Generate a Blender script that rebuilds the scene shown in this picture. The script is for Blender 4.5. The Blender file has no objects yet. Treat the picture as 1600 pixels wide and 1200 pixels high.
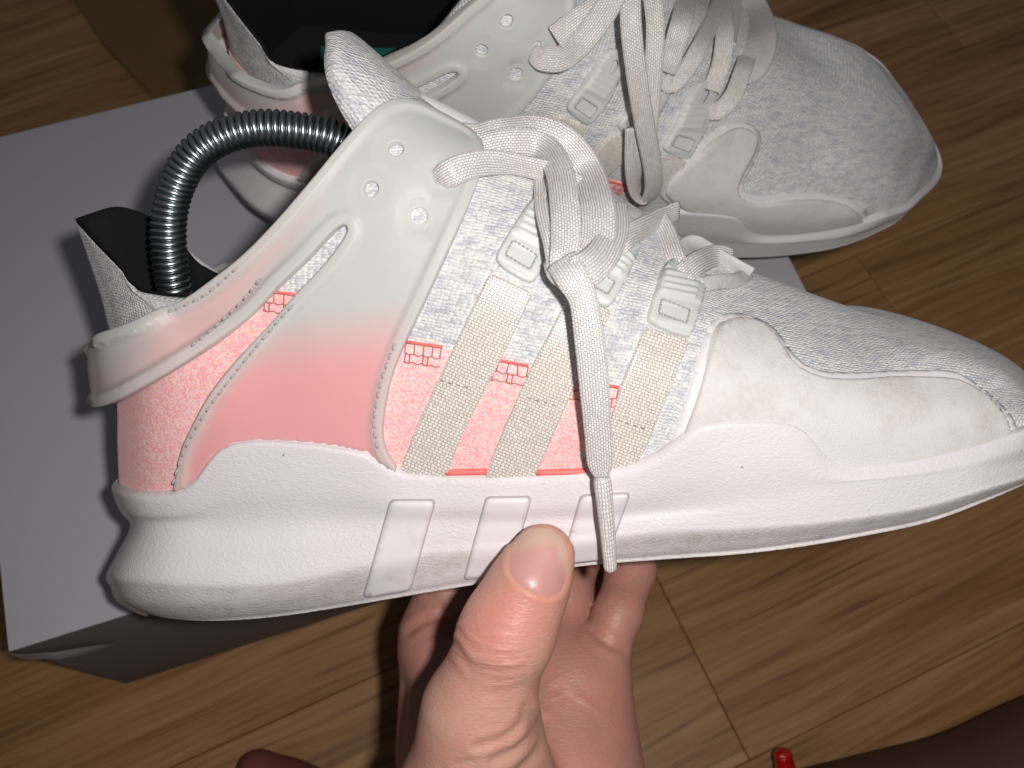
import bpy, bmesh, math, random
import numpy as np
from mathutils import Matrix, Vector, geometry

random.seed(7); rng = np.random.default_rng(7)
SC = bpy.context.scene
COL = SC.collection

# ------------------------------------------------------------------ camera, light, exposure
F_PX = 1450.0                      # focal length in photo pixels (photo 1600 x 1200)
CAM_H, CAM_TILT = 0.43, math.radians(24.0)
cam_data = bpy.data.cameras.new('camera'); cam = bpy.data.objects.new('camera', cam_data)
COL.objects.link(cam); SC.camera = cam
cam.location = (0, 0, CAM_H); cam.rotation_euler = (CAM_TILT, 0, 0)
cam_data.sensor_width = 36.0; cam_data.lens = 36.0 * F_PX / 1600.0
cam_data.clip_start = 0.01; cam_data.clip_end = 50.0
cam_data.dof.use_dof = True; cam_data.dof.focus_distance = 0.242; cam_data.dof.aperture_fstop = 20.0
CAM_M = Matrix.Translation((0, 0, CAM_H)) @ Matrix.Rotation(CAM_TILT, 4, 'X')
CAM_N = np.array(CAM_M)

world = bpy.data.worlds.new('World'); SC.world = world; world.use_nodes = True
world.node_tree.nodes['Background'].inputs[0].default_value = (0.92, 0.93, 1.0, 1)
world.node_tree.nodes['Background'].inputs[1].default_value = 0.072

# phone flash, a few centimetres right of and above the lens
fl = bpy.data.lights.new('phone_flash', 'SPOT'); flash = bpy.data.objects.new('phone_flash', fl)
COL.objects.link(flash)
fl.energy = 3.1; fl.color = (1.0, 0.965, 0.94); fl.shadow_soft_size = 0.006
fl.spot_size = math.radians(119); fl.spot_blend = 0.6
FL_POS = (0.031, 0.012, 0.030); FL_AIM = (0.08, 0.03, -0.3)
_p = CAM_M @ Vector(FL_POS); _a = CAM_M @ Vector(FL_AIM)
flash.location = _p; flash.rotation_euler = (_a - _p).to_track_quat('-Z', 'Y').to_euler()

SC.view_settings.view_transform = 'Standard'; SC.view_settings.look = 'None'
SC.view_settings.gamma = 1.0; SC.view_settings.exposure = 0.0
SC.view_settings.use_curve_mapping = False

# ------------------------------------------------------------------ frames
def _rot(ax, a):
    return np.array(Matrix.Rotation(a, 3, ax))
D0 = 0.28
R_S = _rot('Z', math.radians(7.0)) @ _rot('X', math.radians(18.0))   # shoe axes -> camera axes
O_S = np.array([0.0, (600 - 800) / F_PX * D0, -D0])                  # shoe origin in camera axes

def ray_s(u, v):
    """camera position and direction through a photo pixel, in held-shoe axes"""
    d = np.array([(u - 800) / F_PX, (600 - v) / F_PX, -1.0])
    return R_S.T @ (-O_S), R_S.T @ d
def unp(u, v, w):
    """point on the shoe's length-wise plane at width w (metres) that shows at pixel u, v"""
    c, d = ray_s(u, v)
    return c + d * ((w - c[2]) / d[2])
def proj_s(P):
    Q = P @ R_S.T + O_S
    return 800 + F_PX * Q[..., 0] / -Q[..., 2], 600 - F_PX * Q[..., 1] / -Q[..., 2]
def cam_pt(u, v, z):
    """camera-axes point at depth z"""
    return np.array([(u - 800) / F_PX * z, (600 - v) / F_PX * z, -z])
def cam2w(P):
    return np.asarray(P) @ CAM_N[:3, :3].T + CAM_N[:3, 3]
def floor_pt(u, v, h=0.0):
    d = CAM_N[:3, :3] @ np.array([(u - 800) / F_PX, (600 - v) / F_PX, -1.0])
    return np.array([0, 0, CAM_H]) + d * ((h - CAM_H) / d[2])

# ------------------------------------------------------------------ splines / surfaces
def catmull(P, q, lo=None, hi=None):
    """Catmull-Rom through P (n,...) at fractional indices q"""
    P = np.asarray(P, float)
    lo = 2 * P[0] - P[1] if lo is None else lo
    hi = 2 * P[-1] - P[-2] if hi is None else hi
    E = np.concatenate([lo[None], P, hi[None]])
    q = np.clip(np.asarray(q, float), 0, len(P) - 1 - 1e-9)
    i = np.floor(q).astype(int); f = (q - i).reshape((-1,) + (1,) * (P.ndim - 1))
    a, b, c, d = E[i], E[i + 1], E[i + 2], E[i + 3]
    return 0.5 * (2 * b + (c - a) * f + (2 * a - 5 * b + 4 * c - d) * f ** 2 + (3 * b - a - 3 * c + d) * f ** 3)
def curve(pts, n):
    """n points evenly spaced along a smooth curve through pts"""
    P = np.asarray(pts, float)
    D = catmull(P, np.linspace(0, len(P) - 1, max(400, n * 4)))
    L = np.r_[0, np.cumsum(np.linalg.norm(np.diff(D, axis=0), axis=1))]
    t = np.linspace(0, L[-1], n)
    return np.stack([np.interp(t, L, D[:, k]) for k in range(D.shape[1])], 1)
def poly(pts, step, closed=True):
    """straight polyline densified"""
    P = np.asarray(pts, float); Q = np.vstack([P, P[:1]]) if closed else P
    out = []
    for a, b in zip(Q[:-1], Q[1:]):
        n = max(1, int(np.linalg.norm(b - a) / step))
        out += [a + (b - a) * k / n for k in range(n)]
    if not closed: out.append(Q[-1])
    return np.array(out)
def smooth_closed(pts, step, rounds=2):
    """closed outline with rounded corners (Chaikin)"""
    P = np.asarray(pts, float)
    for _ in range(rounds):
        N = np.roll(P, -1, 0)
        P = np.stack([P * .75 + N * .25, P * .25 + N * .75], 1).reshape(-1, P.shape[1])
    return poly(P, step)
def sstep(x, a, b):
    t = np.clip((np.asarray(x, float) - a) / (b - a), 0, 1); return t * t * (3 - 2 * t)
MIR = np.array([1, 1, -1.0])

class Surf:
    """a patch G[i, j] (heel to toe, bottom to top) in shoe axes, lateral side"""
    def __init__(s, G):
        s.G = G; s.n, s.m = G.shape[:2]
        di = np.gradient(G, axis=0); dj = np.gradient(G, axis=1)
        di[0, :, 2] = np.abs(di[0, :, 2]) + 1e-9
        N = np.cross(di, dj); N /= np.linalg.norm(N, axis=2, keepdims=True) + 1e-12
        s.N = N; s.U, s.V = proj_s(G)
        c, _ = ray_s(800, 600)
        s.front = (((c - G) * N).sum(2) > 0)
        s.Ls = np.linalg.norm(np.diff(G[:, s.m // 3], axis=0), axis=1).sum()
        s.Lt = np.linalg.norm(np.diff(G[s.n // 2], axis=0), axis=1).sum()
    def _bil(s, A, st):
        x = np.clip(st[:, 0], 0, 1) * (s.n - 1); y = np.clip(st[:, 1], 0, 1) * (s.m - 1)
        i = np.minimum(x.astype(int), s.n - 2); j = np.minimum(y.astype(int), s.m - 2)
        f = x - i; g = y - j
        if A.ndim == 3: f = f[:, None]; g = g[:, None]
        return (A[i, j] * (1 - f) + A[i + 1, j] * f) * (1 - g) + (A[i, j + 1] * (1 - f) + A[i + 1, j + 1] * f) * g
    def at(s, st): return s._bil(s.G, np.atleast_2d(st))
    def nor(s, st):
        n = s._bil(s.N, np.atleast_2d(st)); return n / np.linalg.norm(n, axis=1, keepdims=True)
    def inv(s, px):
        """photo pixels -> (s, t)"""
        px = np.atleast_2d(np.asarray(px, float)); out = []
        U, V = s.U, s.V
        for q in px:
            d = (U - q[0]) ** 2 + (V - q[1]) ** 2 + np.where(s.front, 0, 1e6)
            k = np.argmin(d); st = np.array([[k // s.m / (s.n - 1), k % s.m / (s.m - 1)]])
            e = 1e-3
            for _ in range(6):
                r = q - np.array([s._bil(U, st)[0], s._bil(V, st)[0]])
                ds = np.array([e if st[0, 0] < .5 else -e, 0]); dt = np.array([0, e if st[0, 1] < .5 else -e])
                f0 = q - r
                a = (np.array([s._bil(U, st + ds)[0], s._bil(V, st + ds)[0]]) - f0) / ds[0]
                b = (np.array([s._bil(U, st + dt)[0], s._bil(V, st + dt)[0]]) - f0) / dt[1]
                J = np.stack([a, b], 1)
                if abs(np.linalg.det(J)) < 1: break
                step = np.clip(np.linalg.solve(J, r), -.02, .02)
                st = np.clip(st + step, 0, 1)
            out.append(st[0])
        return np.array(out)
    def pt(s, px, lift=0.0):
        st = s.inv(px); return s.at(st) + s.nor(st) * np.reshape(lift, (-1, 1) if np.ndim(lift) else (1, 1))

# ------------------------------------------------------------------ the shoe's surfaces, measured from the photograph
ST = [  # base, low, middle, high, top  (pixel u, v and half width in mm)
 ((195,800,0),(190,700,0),(187,600,0),(165,480,0),(122,350,0)),
 ((200,805,14),(196,705,15),(196,605,14.5),(178,490,12),(132,366,8)),
 ((225,808,25),(222,705,26),(222,610,25),(206,505,21),(158,394,15.5)),
 ((270,810,31),(268,700,32),(266,610,31),(252,520,28),(188,424,21.5)),
 ((340,805,34),(338,700,35),(335,610,34),(312,530,31),(222,462,26)),
 ((430,800,36),(430,690,36.5),(425,600,35.5),(410,500,33),(346,468,28.5)),
 ((520,795,37),(520,680,38),(510,570,37),(480,450,34),(433,402,30)),
 ((600,790,37.5),(600,660,39),(590,530,38),(550,380,34),(509,321,30)),
 ((670,788,38),(670,640,40),(655,490,38.5),(605,310,33),(560,245,27)),
 ((730,786,39),(730,620,41),(715,450,38.5),(665,265,30),(606,186,23)),
 ((790,784,40),(790,600,42),(780,430,38),(735,265,26),(645,150,14)),
 ((860,782,41),(860,590,43),(850,440,38),(810,285,22),(720,190,0)),
 ((950,780,43),(950,600,44),(940,470,38),(910,335,22),(860,240,0)),
 ((1050,775,45),(1050,620,45),(1045,510,38),(1025,405,23),(985,318,0)),
 ((1150,770,46),(1150,640,46),(1145,550,39),(1130,468,24),(1110,398,0)),
 ((1250,762,46.5),(1250,650,46),(1250,575,39),(1245,507,24),(1235,447,0)),
 ((1350,752,46),(1352,660,45),(1355,595,38),(1358,537,23),(1360,490,0)),
 ((1450,738,44.5),(1453,660,43),(1458,605,36),(1466,547,25),(1470,514,0)),
 ((1540,720,41.5),(1545,655,40),(1550,612,33),(1556,572,24),(1556,549,0)),
 ((1614,702,37),(1615,662,36),(1616,630,30.5),(1613,606,20),(1608,587,0)),
 ((1660,692,28),(1661,664,27),(1660,644,23),(1656,628,14),(1650,618,0)),
 ((1684,688,0),(1685,674,0),(1683,663,0),(1678,654,0),(1672,648,0)),
]
N_OPEN = 10          # stations 0..10 end on the open collar, the rest meet on the vamp ridge
def build_patch(st, ns=420, nt=110):
    C = np.array([[unp(u, v, w / 1000.) for (u, v, w) in row] for row in st])   # (stations, 5, 3)
    q = np.linspace(0, len(st) - 1, ns)
    # dense along the length; both ends are mirror-symmetric
    A = catmull(C, q, lo=C[1] * MIR, hi=C[-2] * MIR)
    out = np.empty((ns, nt, 3)); tt = np.linspace(0, 4, nt)
    for i in range(ns):
        k = sstep(q[i], N_OPEN, N_OPEN + 1)
        ext = 2 * A[i, -1] - A[i, -2]; mir = A[i, -2] * MIR
        out[i] = catmull(A[i], tt, hi=ext * (1 - k) + mir * k)
    out[0, :, 2] = 0; out[-1, :, 2] = 0
    out[:, :, 2] = np.maximum(out[:, :, 2], 0)
    j = q >= N_OPEN + 1
    out[j, -1, 2] = 0
    return Surf(out), q
UP, UPQ = build_patch(ST)
ST2 = [list(r) for r in ST]        # the same form with the moulded cage standing off the heel
for k, t_ in ((1, (136,372,8)), (2, (172,408,16)), (3, (212,445,22)), (4, (262,470,26)), (5, (318,440,28.5)), (6, (402,370,30)), (7, (474,292,30)), (8, (526,226,27)), (9, (580,168,23))): ST2[k][4] = t_
for k, (a, b) in enumerate([((150,610,0),(142,500,0)), ((160,612,17),(150,500,15)), ((200,615,28.5),(190,512,25)),
                            ((258,612,33.5),(246,524,31)), ((332,610,35),(319,532,32.5))]):
    ST2[k][2] = a; ST2[k][3] = b
SHELL, _ = build_patch(ST2)

# midsole: top edge follows the traced feather line, lower guides in pixels and mm
TOPE = [(196,752),(215,765),(245,768),(270,766),(293,758),(312,743),(326,722),(345,700),(368,688),(400,683),(450,684),(500,688),(545,695),
        (575,702),(592,714),(612,727),(640,736),(690,741),(760,743),(840,741),(900,737),(960,729),(1000,719),(1030,705),(1055,685),(1082,664),
        (1105,656),(1150,653),(1200,653),(1235,658),(1258,671),(1272,690),(1288,706),(1310,716),(1335,720),(1380,718),(1420,712),(1470,702),(1520,690),(1570,675),(1600,665)]
_st = UP.inv(TOPE)
_s = np.r_[0, _st[1:, 0], 0.965, 1.0]
_t0 = np.interp(748, UP.V[0, ::-1], np.linspace(1, 0, UP.m))
_t = np.r_[_t0, _st[1:, 1], _st[-1, 1] + .01, _st[-1, 1] + .0]
_o = np.argsort(_s); _s, _t = _s[_o], _t[_o]
SS = np.linspace(0, 1, UP.n); TE = np.interp(SS, _s, _t)
_k = np.array([1, 2, 3, 2, 1.]); TE = np.convolve(np.pad(TE, 2, 'edge'), _k / _k.sum(), 'valid')
MS = [  # waist, flare, lower edge
 ((207,817,0),(170,893,0),(232,957,0)), ((209,818,14),(174,895,17),(236,960,14)), ((228,820,25),(196,900,29),(255,964,24)),
 ((270,820,31.5),(250,903,37),(303,967,31)), ((345,818,35),(340,906,41),(370,965,35)), ((440,816,37.5),(440,903,42.5),(450,957,36.5)),
 ((540,813,38.5),(545,882,42.5),(550,941,37.5)), ((640,812,40.5),(645,858,42),(650,923,40)), ((760,812,41.7),(765,846,42.4),(770,903,40.8)),
 ((900,808,43.6),(900,836,44.2),(900,880,42.4)), ((1040,795,46),(1040,822,47),(1040,868,43)), ((1150,780,49),(1150,818,49.5),(1150,860,45)),
 ((1250,765,50),(1250,812,50.5),(1250,848,46)), ((1350,755,50),(1350,801,50.5),(1350,831,46)), ((1450,745,48.5),(1450,784,49),(1450,810,44.5)),
 ((1540,730,46),(1540,758,46.5),(1540,778,42.5)), ((1617,714,39),(1617,735,39.5),(1614,748,36)), ((1667,700,29.5),(1668,714,29.5),(1663,725,26.5)),
 ((1696,693,0),(1697,703,0),(1690,713,0))]
UI = np.array([0,1,2,3,3.95,4.9,5.8,6.6,7.25,7.75,8.2,8.7,9.35,10.1,11,12,13,14,15,16,17,18.])
def build_midsole(nt=64):
    C = np.array([[unp(u, v, w / 1000.) for (u, v, w) in row] for row in MS])
    q = np.interp(UPQ, np.arange(22), UI)
    A = catmull(C, q, lo=C[1] * MIR, hi=C[-2] * MIR)
    st = np.stack([SS, TE], 1); N = UP.nor(st); top = UP.at(st)
    for e in (0, -1): N[e, 2] = 0
    lipi = UP.at(np.stack([SS, TE + .004], 1)) - N * .0006
    lip1 = UP.at(np.stack([SS, TE + .002], 1)) + N * .0010
    lip2 = UP.at(np.stack([SS, TE - .006], 1)) + N * .0019
    lip3 = UP.at(np.stack([SS, TE - .022], 1)) + N * .0025
    out = np.empty((UP.n, nt, 3))
    for i in range(UP.n):
        w, f_, l = A[i]
        mid = lip3[i] * .45 + w * .55 + N[i] * .0006
        wf = w * .45 + f_ * .55
        hk = 1 - sstep(q[i], 3.2, 7.0)          # round under the heel, crisper edge along the forefoot
        low = f_ * .5 + l * .5 + np.array([0, -.0012, .0016 * min(1, l[2] / .012)]) * hk + np.array([0, -.0004, .0006 * min(1, l[2] / .02)]) * (1 - hk)
        if i < 60: low[0] -= .0030 * (1 - i / 60.)
        fl_ = f_ * .62 + low * .38 + np.array([0, 0, .0006 * min(1, l[2] / .02)])
        inn = l + np.array([0, -.0012, 0]) - np.array([0, 0, 1]) * min(.004, l[2])
        cen = np.array([l[0], l[1] - .0012, 0.0])
        if i < 40: inn[0] += .004 * (1 - i / 40.); cen[0] += .004 * (1 - i / 40.)
        P = np.array([lipi[i], lip1[i], lip2[i], lip3[i], mid, w, wf, f_, fl_, low, l, inn, cen])
        P[:, 2] = np.maximum(P[:, 2], 0)
        tt = np.r_[np.linspace(0, 3, 10)[:-1], np.linspace(3, 10, nt - 16), np.linspace(10, 12, 8)[1:]]
        out[i] = catmull(P, tt)
    out[0, :, 2] = 0; out[-1, :, 2] = 0; out[:, -1, 2] = 0
    out[:, :, 2] = np.maximum(out[:, :, 2], 0)
    return Surf(out[:, ::-1].copy())
MID = build_midsole()

# ------------------------------------------------------------------ materials
def new_mat(name):
    m = bpy.data.materials.new(name); m.use_nodes = True
    return m, m.node_tree, m.node_tree.nodes['Principled BSDF']
class NT:
    """small helper round a node tree"""
    def __init__(s, nt): s.nt = nt
    def n(s, typ, **kw):
        x = s.nt.nodes.new(typ)
        for k, v in kw.items():
            if k.startswith('i_'):
                key = k[2:]; key = int(key) if key.isdigit() else key.replace('_', ' ')
                x.inputs[key].default_value = v
            else: setattr(x, k, v)
        return x
    def l(s, a, b): s.nt.links.new(a, b)
    def math(s, op, a, b=None, c=None, clamp=False):
        x = s.n('ShaderNodeMath', operation=op, use_clamp=clamp)
        for i, v in enumerate((a, b, c)):
            if v is None: continue
            if isinstance(v, (int, float)): x.inputs[i].default_value = v
            else: s.l(v, x.inputs[i])
        return x.outputs[0]
    def mix(s, f, a, b):
        x = s.n('ShaderNodeMix', data_type='RGBA')
        for i, v in ((0, f), (6, a), (7, b)):
            if isinstance(v, (int, float)): x.inputs[i].default_value = v
            elif isinstance(v, tuple): x.inputs[i].default_value = v if len(v) == 4 else v + (1,)
            else: s.l(v, x.inputs[i])
        return x.outputs[2]
    def ramp(s, f, stops):
        x = s.n('ShaderNodeValToRGB'); e = x.color_ramp.elements
        while len(e) < len(stops): e.new(0.5)
        for k, (p, c) in enumerate(stops):
            e[k].position = p; e[k].color = c if len(c) == 4 else tuple(c) + (1,)
        s.l(f, x.inputs[0]); return x.outputs[0]
    def noise(s, vec, scale, detail=2, rough=.5, dist=0.0):
        x = s.n('ShaderNodeTexNoise', i_Scale=scale, i_Detail=detail, i_Roughness=rough, i_Distortion=dist)
        s.l(vec, x.inputs['Vector']); return x.outputs['Fac']
    def mapping(s, vec, scale=(1, 1, 1), rot=(0, 0, 0), loc=(0, 0, 0)):
        x = s.n('ShaderNodeMapping'); x.inputs['Scale'].default_value = scale
        x.inputs['Rotation'].default_value = rot; x.inputs['Location'].default_value = loc
        s.l(vec, x.inputs['Vector']); return x.outputs[0]
    def bump(s, h, strength, dist, prev=None):
        x = s.n('ShaderNodeBump', i_Strength=strength, i_Distance=dist)
        s.l(h, x.inputs['Height'])
        if prev is not None: s.l(prev, x.inputs['Normal'])
        return x.outputs[0]

def mat_knit():
    m, nt, b = new_mat('heather_knit'); k = NT(nt)
    uv = k.n('ShaderNodeUVMap', uv_map='UVMap').outputs[0]
    wob = k.n('ShaderNodeTexNoise', i_Scale=.5, i_Detail=2); k.l(uv, wob.inputs['Vector'])
    w2 = k.n('ShaderNodeVectorMath', operation='SCALE'); k.l(wob.outputs['Color'], w2.inputs[0]); w2.inputs['Scale'].default_value = .9
    w3 = k.n('ShaderNodeVectorMath', operation='ADD'); k.l(uv, w3.inputs[0]); k.l(w2.outputs[0], w3.inputs[1])
    vo = k.n('ShaderNodeTexVoronoi', i_Scale=1.0, i_Randomness=.32); vo.voronoi_dimensions = '2D'
    k.l(k.mapping(w3.outputs[0], (.80, 1.22, 1), (0, 0, .35)), vo.inputs['Vector'])
    vs = k.n('ShaderNodeSeparateColor'); k.l(vo.outputs['Color'], vs.inputs[0]); rnd = vs.outputs[0]
    gap = k.math('MULTIPLY', k.math('SUBTRACT', vo.outputs['Distance'], .42, clamp=True), 3.6, clamp=True)
    big = k.noise(k.mapping(uv, (.16, .34, 1)), 1.0, 3, .6)
    f = k.math('ADD', k.math('MULTIPLY', rnd, .55), k.math('MULTIPLY', k.math('SUBTRACT', big, .5), 2.2))
    f = k.math('ADD', f, .18, clamp=True)
    c = k.ramp(f, [(0, (.90, .89, .85)), (.38, (.80, .795, .78)), (.72, (.645, .655, .70)), (1, (.53, .545, .61))])
    c = k.mix(k.math('MULTIPLY', gap, .65), c, (.33, .335, .375))
    hi = k.noise(uv, 2.3, 1)
    c = k.mix(k.math('MULTIPLY', k.math('GREATER_THAN', hi, .62), .6), c, (.9, .9, .88))
    k.l(c, b.inputs['Base Color']); b.inputs['Roughness'].default_value = .62
    b.inputs['Sheen Weight'].default_value = .15
    h = k.math('SUBTRACT', 1.0, vo.outputs['Distance'])
    h = k.math('ADD', h, k.math('MULTIPLY', k.noise(uv, 3.5, 2), .4))
    k.l(k.bump(h, .9, .00055), b.inputs['Normal'])
    return m
def mat_weave(name, c1, c2, gap, bw, rh, rough=.4, depth=.0003, spec=.5, dirt=0.0, off=.5):
    m, nt, b = new_mat(name); k = NT(nt)
    uv = k.n('ShaderNodeUVMap', uv_map='UVMap').outputs[0]
    br = k.n('ShaderNodeTexBrick', offset=off, i_Scale=1.0, i_Mortar_Size=.16 * rh, i_Mortar_Smooth=1.0, i_Brick_Width=bw, i_Row_Height=rh)
    br.inputs['Color1'].default_value = c1 + (1,); br.inputs['Color2'].default_value = c2 + (1,); br.inputs['Mortar'].default_value = gap + (1,)
    w = k.n('ShaderNodeTexNoise', i_Scale=.35, i_Detail=1); k.l(uv, w.inputs['Vector'])
    ws = k.n('ShaderNodeVectorMath', operation='SCALE'); k.l(w.outputs['Color'], ws.inputs[0]); ws.inputs['Scale'].default_value = .5
    wa = k.n('ShaderNodeVectorMath', operation='ADD'); k.l(uv, wa.inputs[0]); k.l(ws.outputs[0], wa.inputs[1])
    k.l(wa.outputs[0], br.inputs['Vector'])
    c = br.outputs['Color']
    var = k.noise(uv, .22, 3)
    c = k.mix(k.math('MULTIPLY', k.math('SUBTRACT', var, .35, clamp=True), .4), c, gap)
    if dirt:
        dn = k.math('MULTIPLY', k.math('SUBTRACT', k.noise(uv, .6, 3, .7), .55, clamp=True), dirt)
        c = k.mix(dn, c, (.33, .25, .16))
    k.l(c, b.inputs['Base Color']); b.inputs['Roughness'].default_value = rough
    b.inputs['Specular IOR Level'].default_value = spec
    k.l(k.bump(k.math('SUBTRACT', 1.0, br.outputs['Fac']), 1.0, depth), b.inputs['Normal'])
    return m
def obj_coord(k): return k.n('ShaderNodeTexCoord').outputs['Object']
def mat_plain(name, col, rough=.5, bump=None, spec=.5, sss=0.0, metal=0.0, var=0.0, coat=0.0, dirt=None):
    m, nt, b = new_mat(name); k = NT(nt); co = obj_coord(k)
    c = None
    if var:
        c = k.mix(k.math('MULTIPLY', k.noise(co, 60, 3), var), tuple(col), tuple(x * .6 for x in col))
    if dirt:      # scuffs: blotches gathered by a broad noise
        a = k.math('SUBTRACT', k.noise(co, dirt[0], 5, .7), dirt[1], clamp=True)
        bb = k.math('MULTIPLY', k.math('MULTIPLY', a, k.noise(co, 900, 2)), dirt[2], clamp=True)
        c = k.mix(bb, c if c is not None else tuple(col), dirt[3])
    if c is not None: k.l(c, b.inputs['Base Color'])
    else: b.inputs['Base Color'].default_value = tuple(col) + (1,)
    b.inputs['Roughness'].default_value = rough; b.inputs['Specular IOR Level'].default_value = spec
    b.inputs['Metallic'].default_value = metal
    b.inputs['Coat Weight'].default_value = coat
    if sss:
        b.inputs['Subsurface Weight'].default_value = sss; b.inputs['Subsurface Radius'].default_value = (.004, .002, .0015)
        b.inputs['Subsurface Scale'].default_value = 1.0
    if bump:
        h = k.noise(co, bump[0], bump[3] if len(bump) > 3 else 3, .55, bump[2] if len(bump) > 2 else 0)
        k.l(k.bump(h, 1.0, bump[1]), b.inputs['Normal'])
    return m
def mat_cage():
    m, nt, b = new_mat('translucent_rubber'); k = NT(nt)
    at = k.n('ShaderNodeAttribute', attribute_name='tint').outputs['Color']
    k.l(at, b.inputs['Base Color']); b.inputs['Roughness'].default_value = .5
    b.inputs['Specular IOR Level'].default_value = .3
    b.inputs['Subsurface Weight'].default_value = .6; b.inputs['Subsurface Radius'].default_value = (.004, .003, .0026); b.inputs['Subsurface Scale'].default_value = .5
    co = obj_coord(k)
    k.l(k.bump(k.noise(co, 2500, 2), .25, .0001), b.inputs['Normal'])
    return m
def mat_glitter():
    m, nt, b = new_mat('reflective_pink'); k = NT(nt); co = obj_coord(k)
    v = k.n('ShaderNodeTexVoronoi', i_Scale=2700.0); k.l(co, v.inputs['Vector'])
    sep = k.n('ShaderNodeSeparateColor'); k.l(v.outputs['Color'], sep.inputs[0])
    big = k.noise(co, 110, 4, .6)
    base = k.mix(big, (1.0, .37, .37), (1.0, .50, .51))
    c = k.mix(k.math('MULTIPLY', k.math('GREATER_THAN', sep.outputs[0], .52), .75), base, (1.0, .72, .70))  # sparkle of the reflective film is put into the colour as pale flecks
    c = k.mix(k.math('MULTIPLY', k.math('GREATER_THAN', sep.outputs[1], .84), .5), c, (.85, .45, .68))
    c = k.mix(k.math('MULTIPLY', k.math('GREATER_THAN', sep.outputs[2], .86), .6), c, (1.0, .80, .50))
    k.l(c, b.inputs['Base Color']); b.inputs['Roughness'].default_value = .55
    b.inputs['Sheen Weight'].default_value = .45; b.inputs['Sheen Roughness'].default_value = .4; b.inputs['Sheen Tint'].default_value = (1, .62, .60, 1)
    k.l(k.bump(k.noise(co, 500, 3), .5, .0004), b.inputs['Normal'])
    return m
def mat_midsole():
    m, nt, b = new_mat('white_foam_sole'); k = NT(nt); co = obj_coord(k)
    d = k.n('ShaderNodeAttribute', attribute_name='dirt').outputs['Fac']
    n1 = k.noise(co, 230, 5, .7); n2 = k.noise(co, 1500, 2)
    f = k.math('MULTIPLY', d, k.math('ADD', k.math('MULTIPLY', n1, 1.1), -.05, clamp=True), clamp=True)
    c = k.mix(f, (.775, .73, .745), (.57, .52, .46))
    f2 = k.math('MULTIPLY', d, k.math('MULTIPLY', k.math('SUBTRACT', k.math('MULTIPLY', n1, n2), .27, clamp=True), 5.0), clamp=True)
    c = k.mix(k.math('MULTIPLY', f2, .55), c, (.32, .27, .21))
    sp = k.n('ShaderNodeTexVoronoi', i_Scale=110.0); k.l(co, sp.inputs['Vector'])
    spk = k.math('MULTIPLY', k.math('LESS_THAN', sp.outputs['Distance'], .035), .7)
    c = k.mix(spk, c, (.2, .17, .15))
    k.l(c, b.inputs['Base Color']); b.inputs['Roughness'].default_value = .48
    b.inputs['Specular IOR Level'].default_value = .4
    h = k.noise(k.mapping(co, (1, 1.5, 1), (0, 0, .5)), 1000, 2, .5, .5)
    k.l(k.bump(h, .8, .00024), b.inputs['Normal'])
    return m
def mat_skin():
    m, nt, b = new_mat('skin'); k = NT(nt); co = obj_coord(k)
    at = k.n('ShaderNodeAttribute', attribute_name='tint').outputs['Color']
    mot = k.noise(co, 130, 4, .6)
    c = k.mix(k.math('MULTIPLY', k.math('SUBTRACT', mot, .42, clamp=True), 1.6), at, (.66, .25, .19))
    k.l(c, b.inputs['Base Color'])
    b.inputs['Roughness'].default_value = .47; b.inputs['Specular IOR Level'].default_value = .42
    b.inputs['Subsurface Weight'].default_value = .35; b.inputs['Subsurface Radius'].default_value = (.0045, .0016, .0009)
    b.inputs['Subsurface Scale'].default_value = .6
    # fine skin lines: stretched cells plus pores
    v = k.n('ShaderNodeTexVoronoi', i_Scale=700.0, feature='DISTANCE_TO_EDGE'); k.l(k.mapping(co, (.55, 1.3, 1), (0, 0, .35)), v.inputs['Vector'])
    h = k.math('ADD', k.math('MULTIPLY', v.outputs['Distance'], 1.2), k.math('MULTIPLY', k.noise(co, 900, 3), .5))
    wr = k.n('ShaderNodeAttribute', attribute_name='dirt').outputs['Fac']
    lin = k.noise(k.mapping(co, (120, 900, 200), (0, 0, .42)), 1.0, 2, .5, .6)
    n1 = k.bump(h, .5, .00024)
    k.l(k.bump(k.math('MULTIPLY', k.math('ABSOLUTE', k.math('SUBTRACT', lin, .5)), wr), .8, .0007, n1), b.inputs['Normal'])
    return m
def mat_nail():
    m, nt, b = new_mat('nail'); k = NT(nt)
    at = k.n('ShaderNodeAttribute', attribute_name='tint').outputs['Color']
    k.l(at, b.inputs['Base Color']); b.inputs['Roughness'].default_value = .36
    b.inputs['Subsurface Weight'].default_value = .2; b.inputs['Subsurface Radius'].default_value = (.003, .001, .001)
    k.l(k.bump(k.noise(k.mapping(obj_coord(k), (1, .15, 1), (0, 0, -.35)), 900, 2), .25, .0001), b.inputs['Normal'])
    return m
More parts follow.
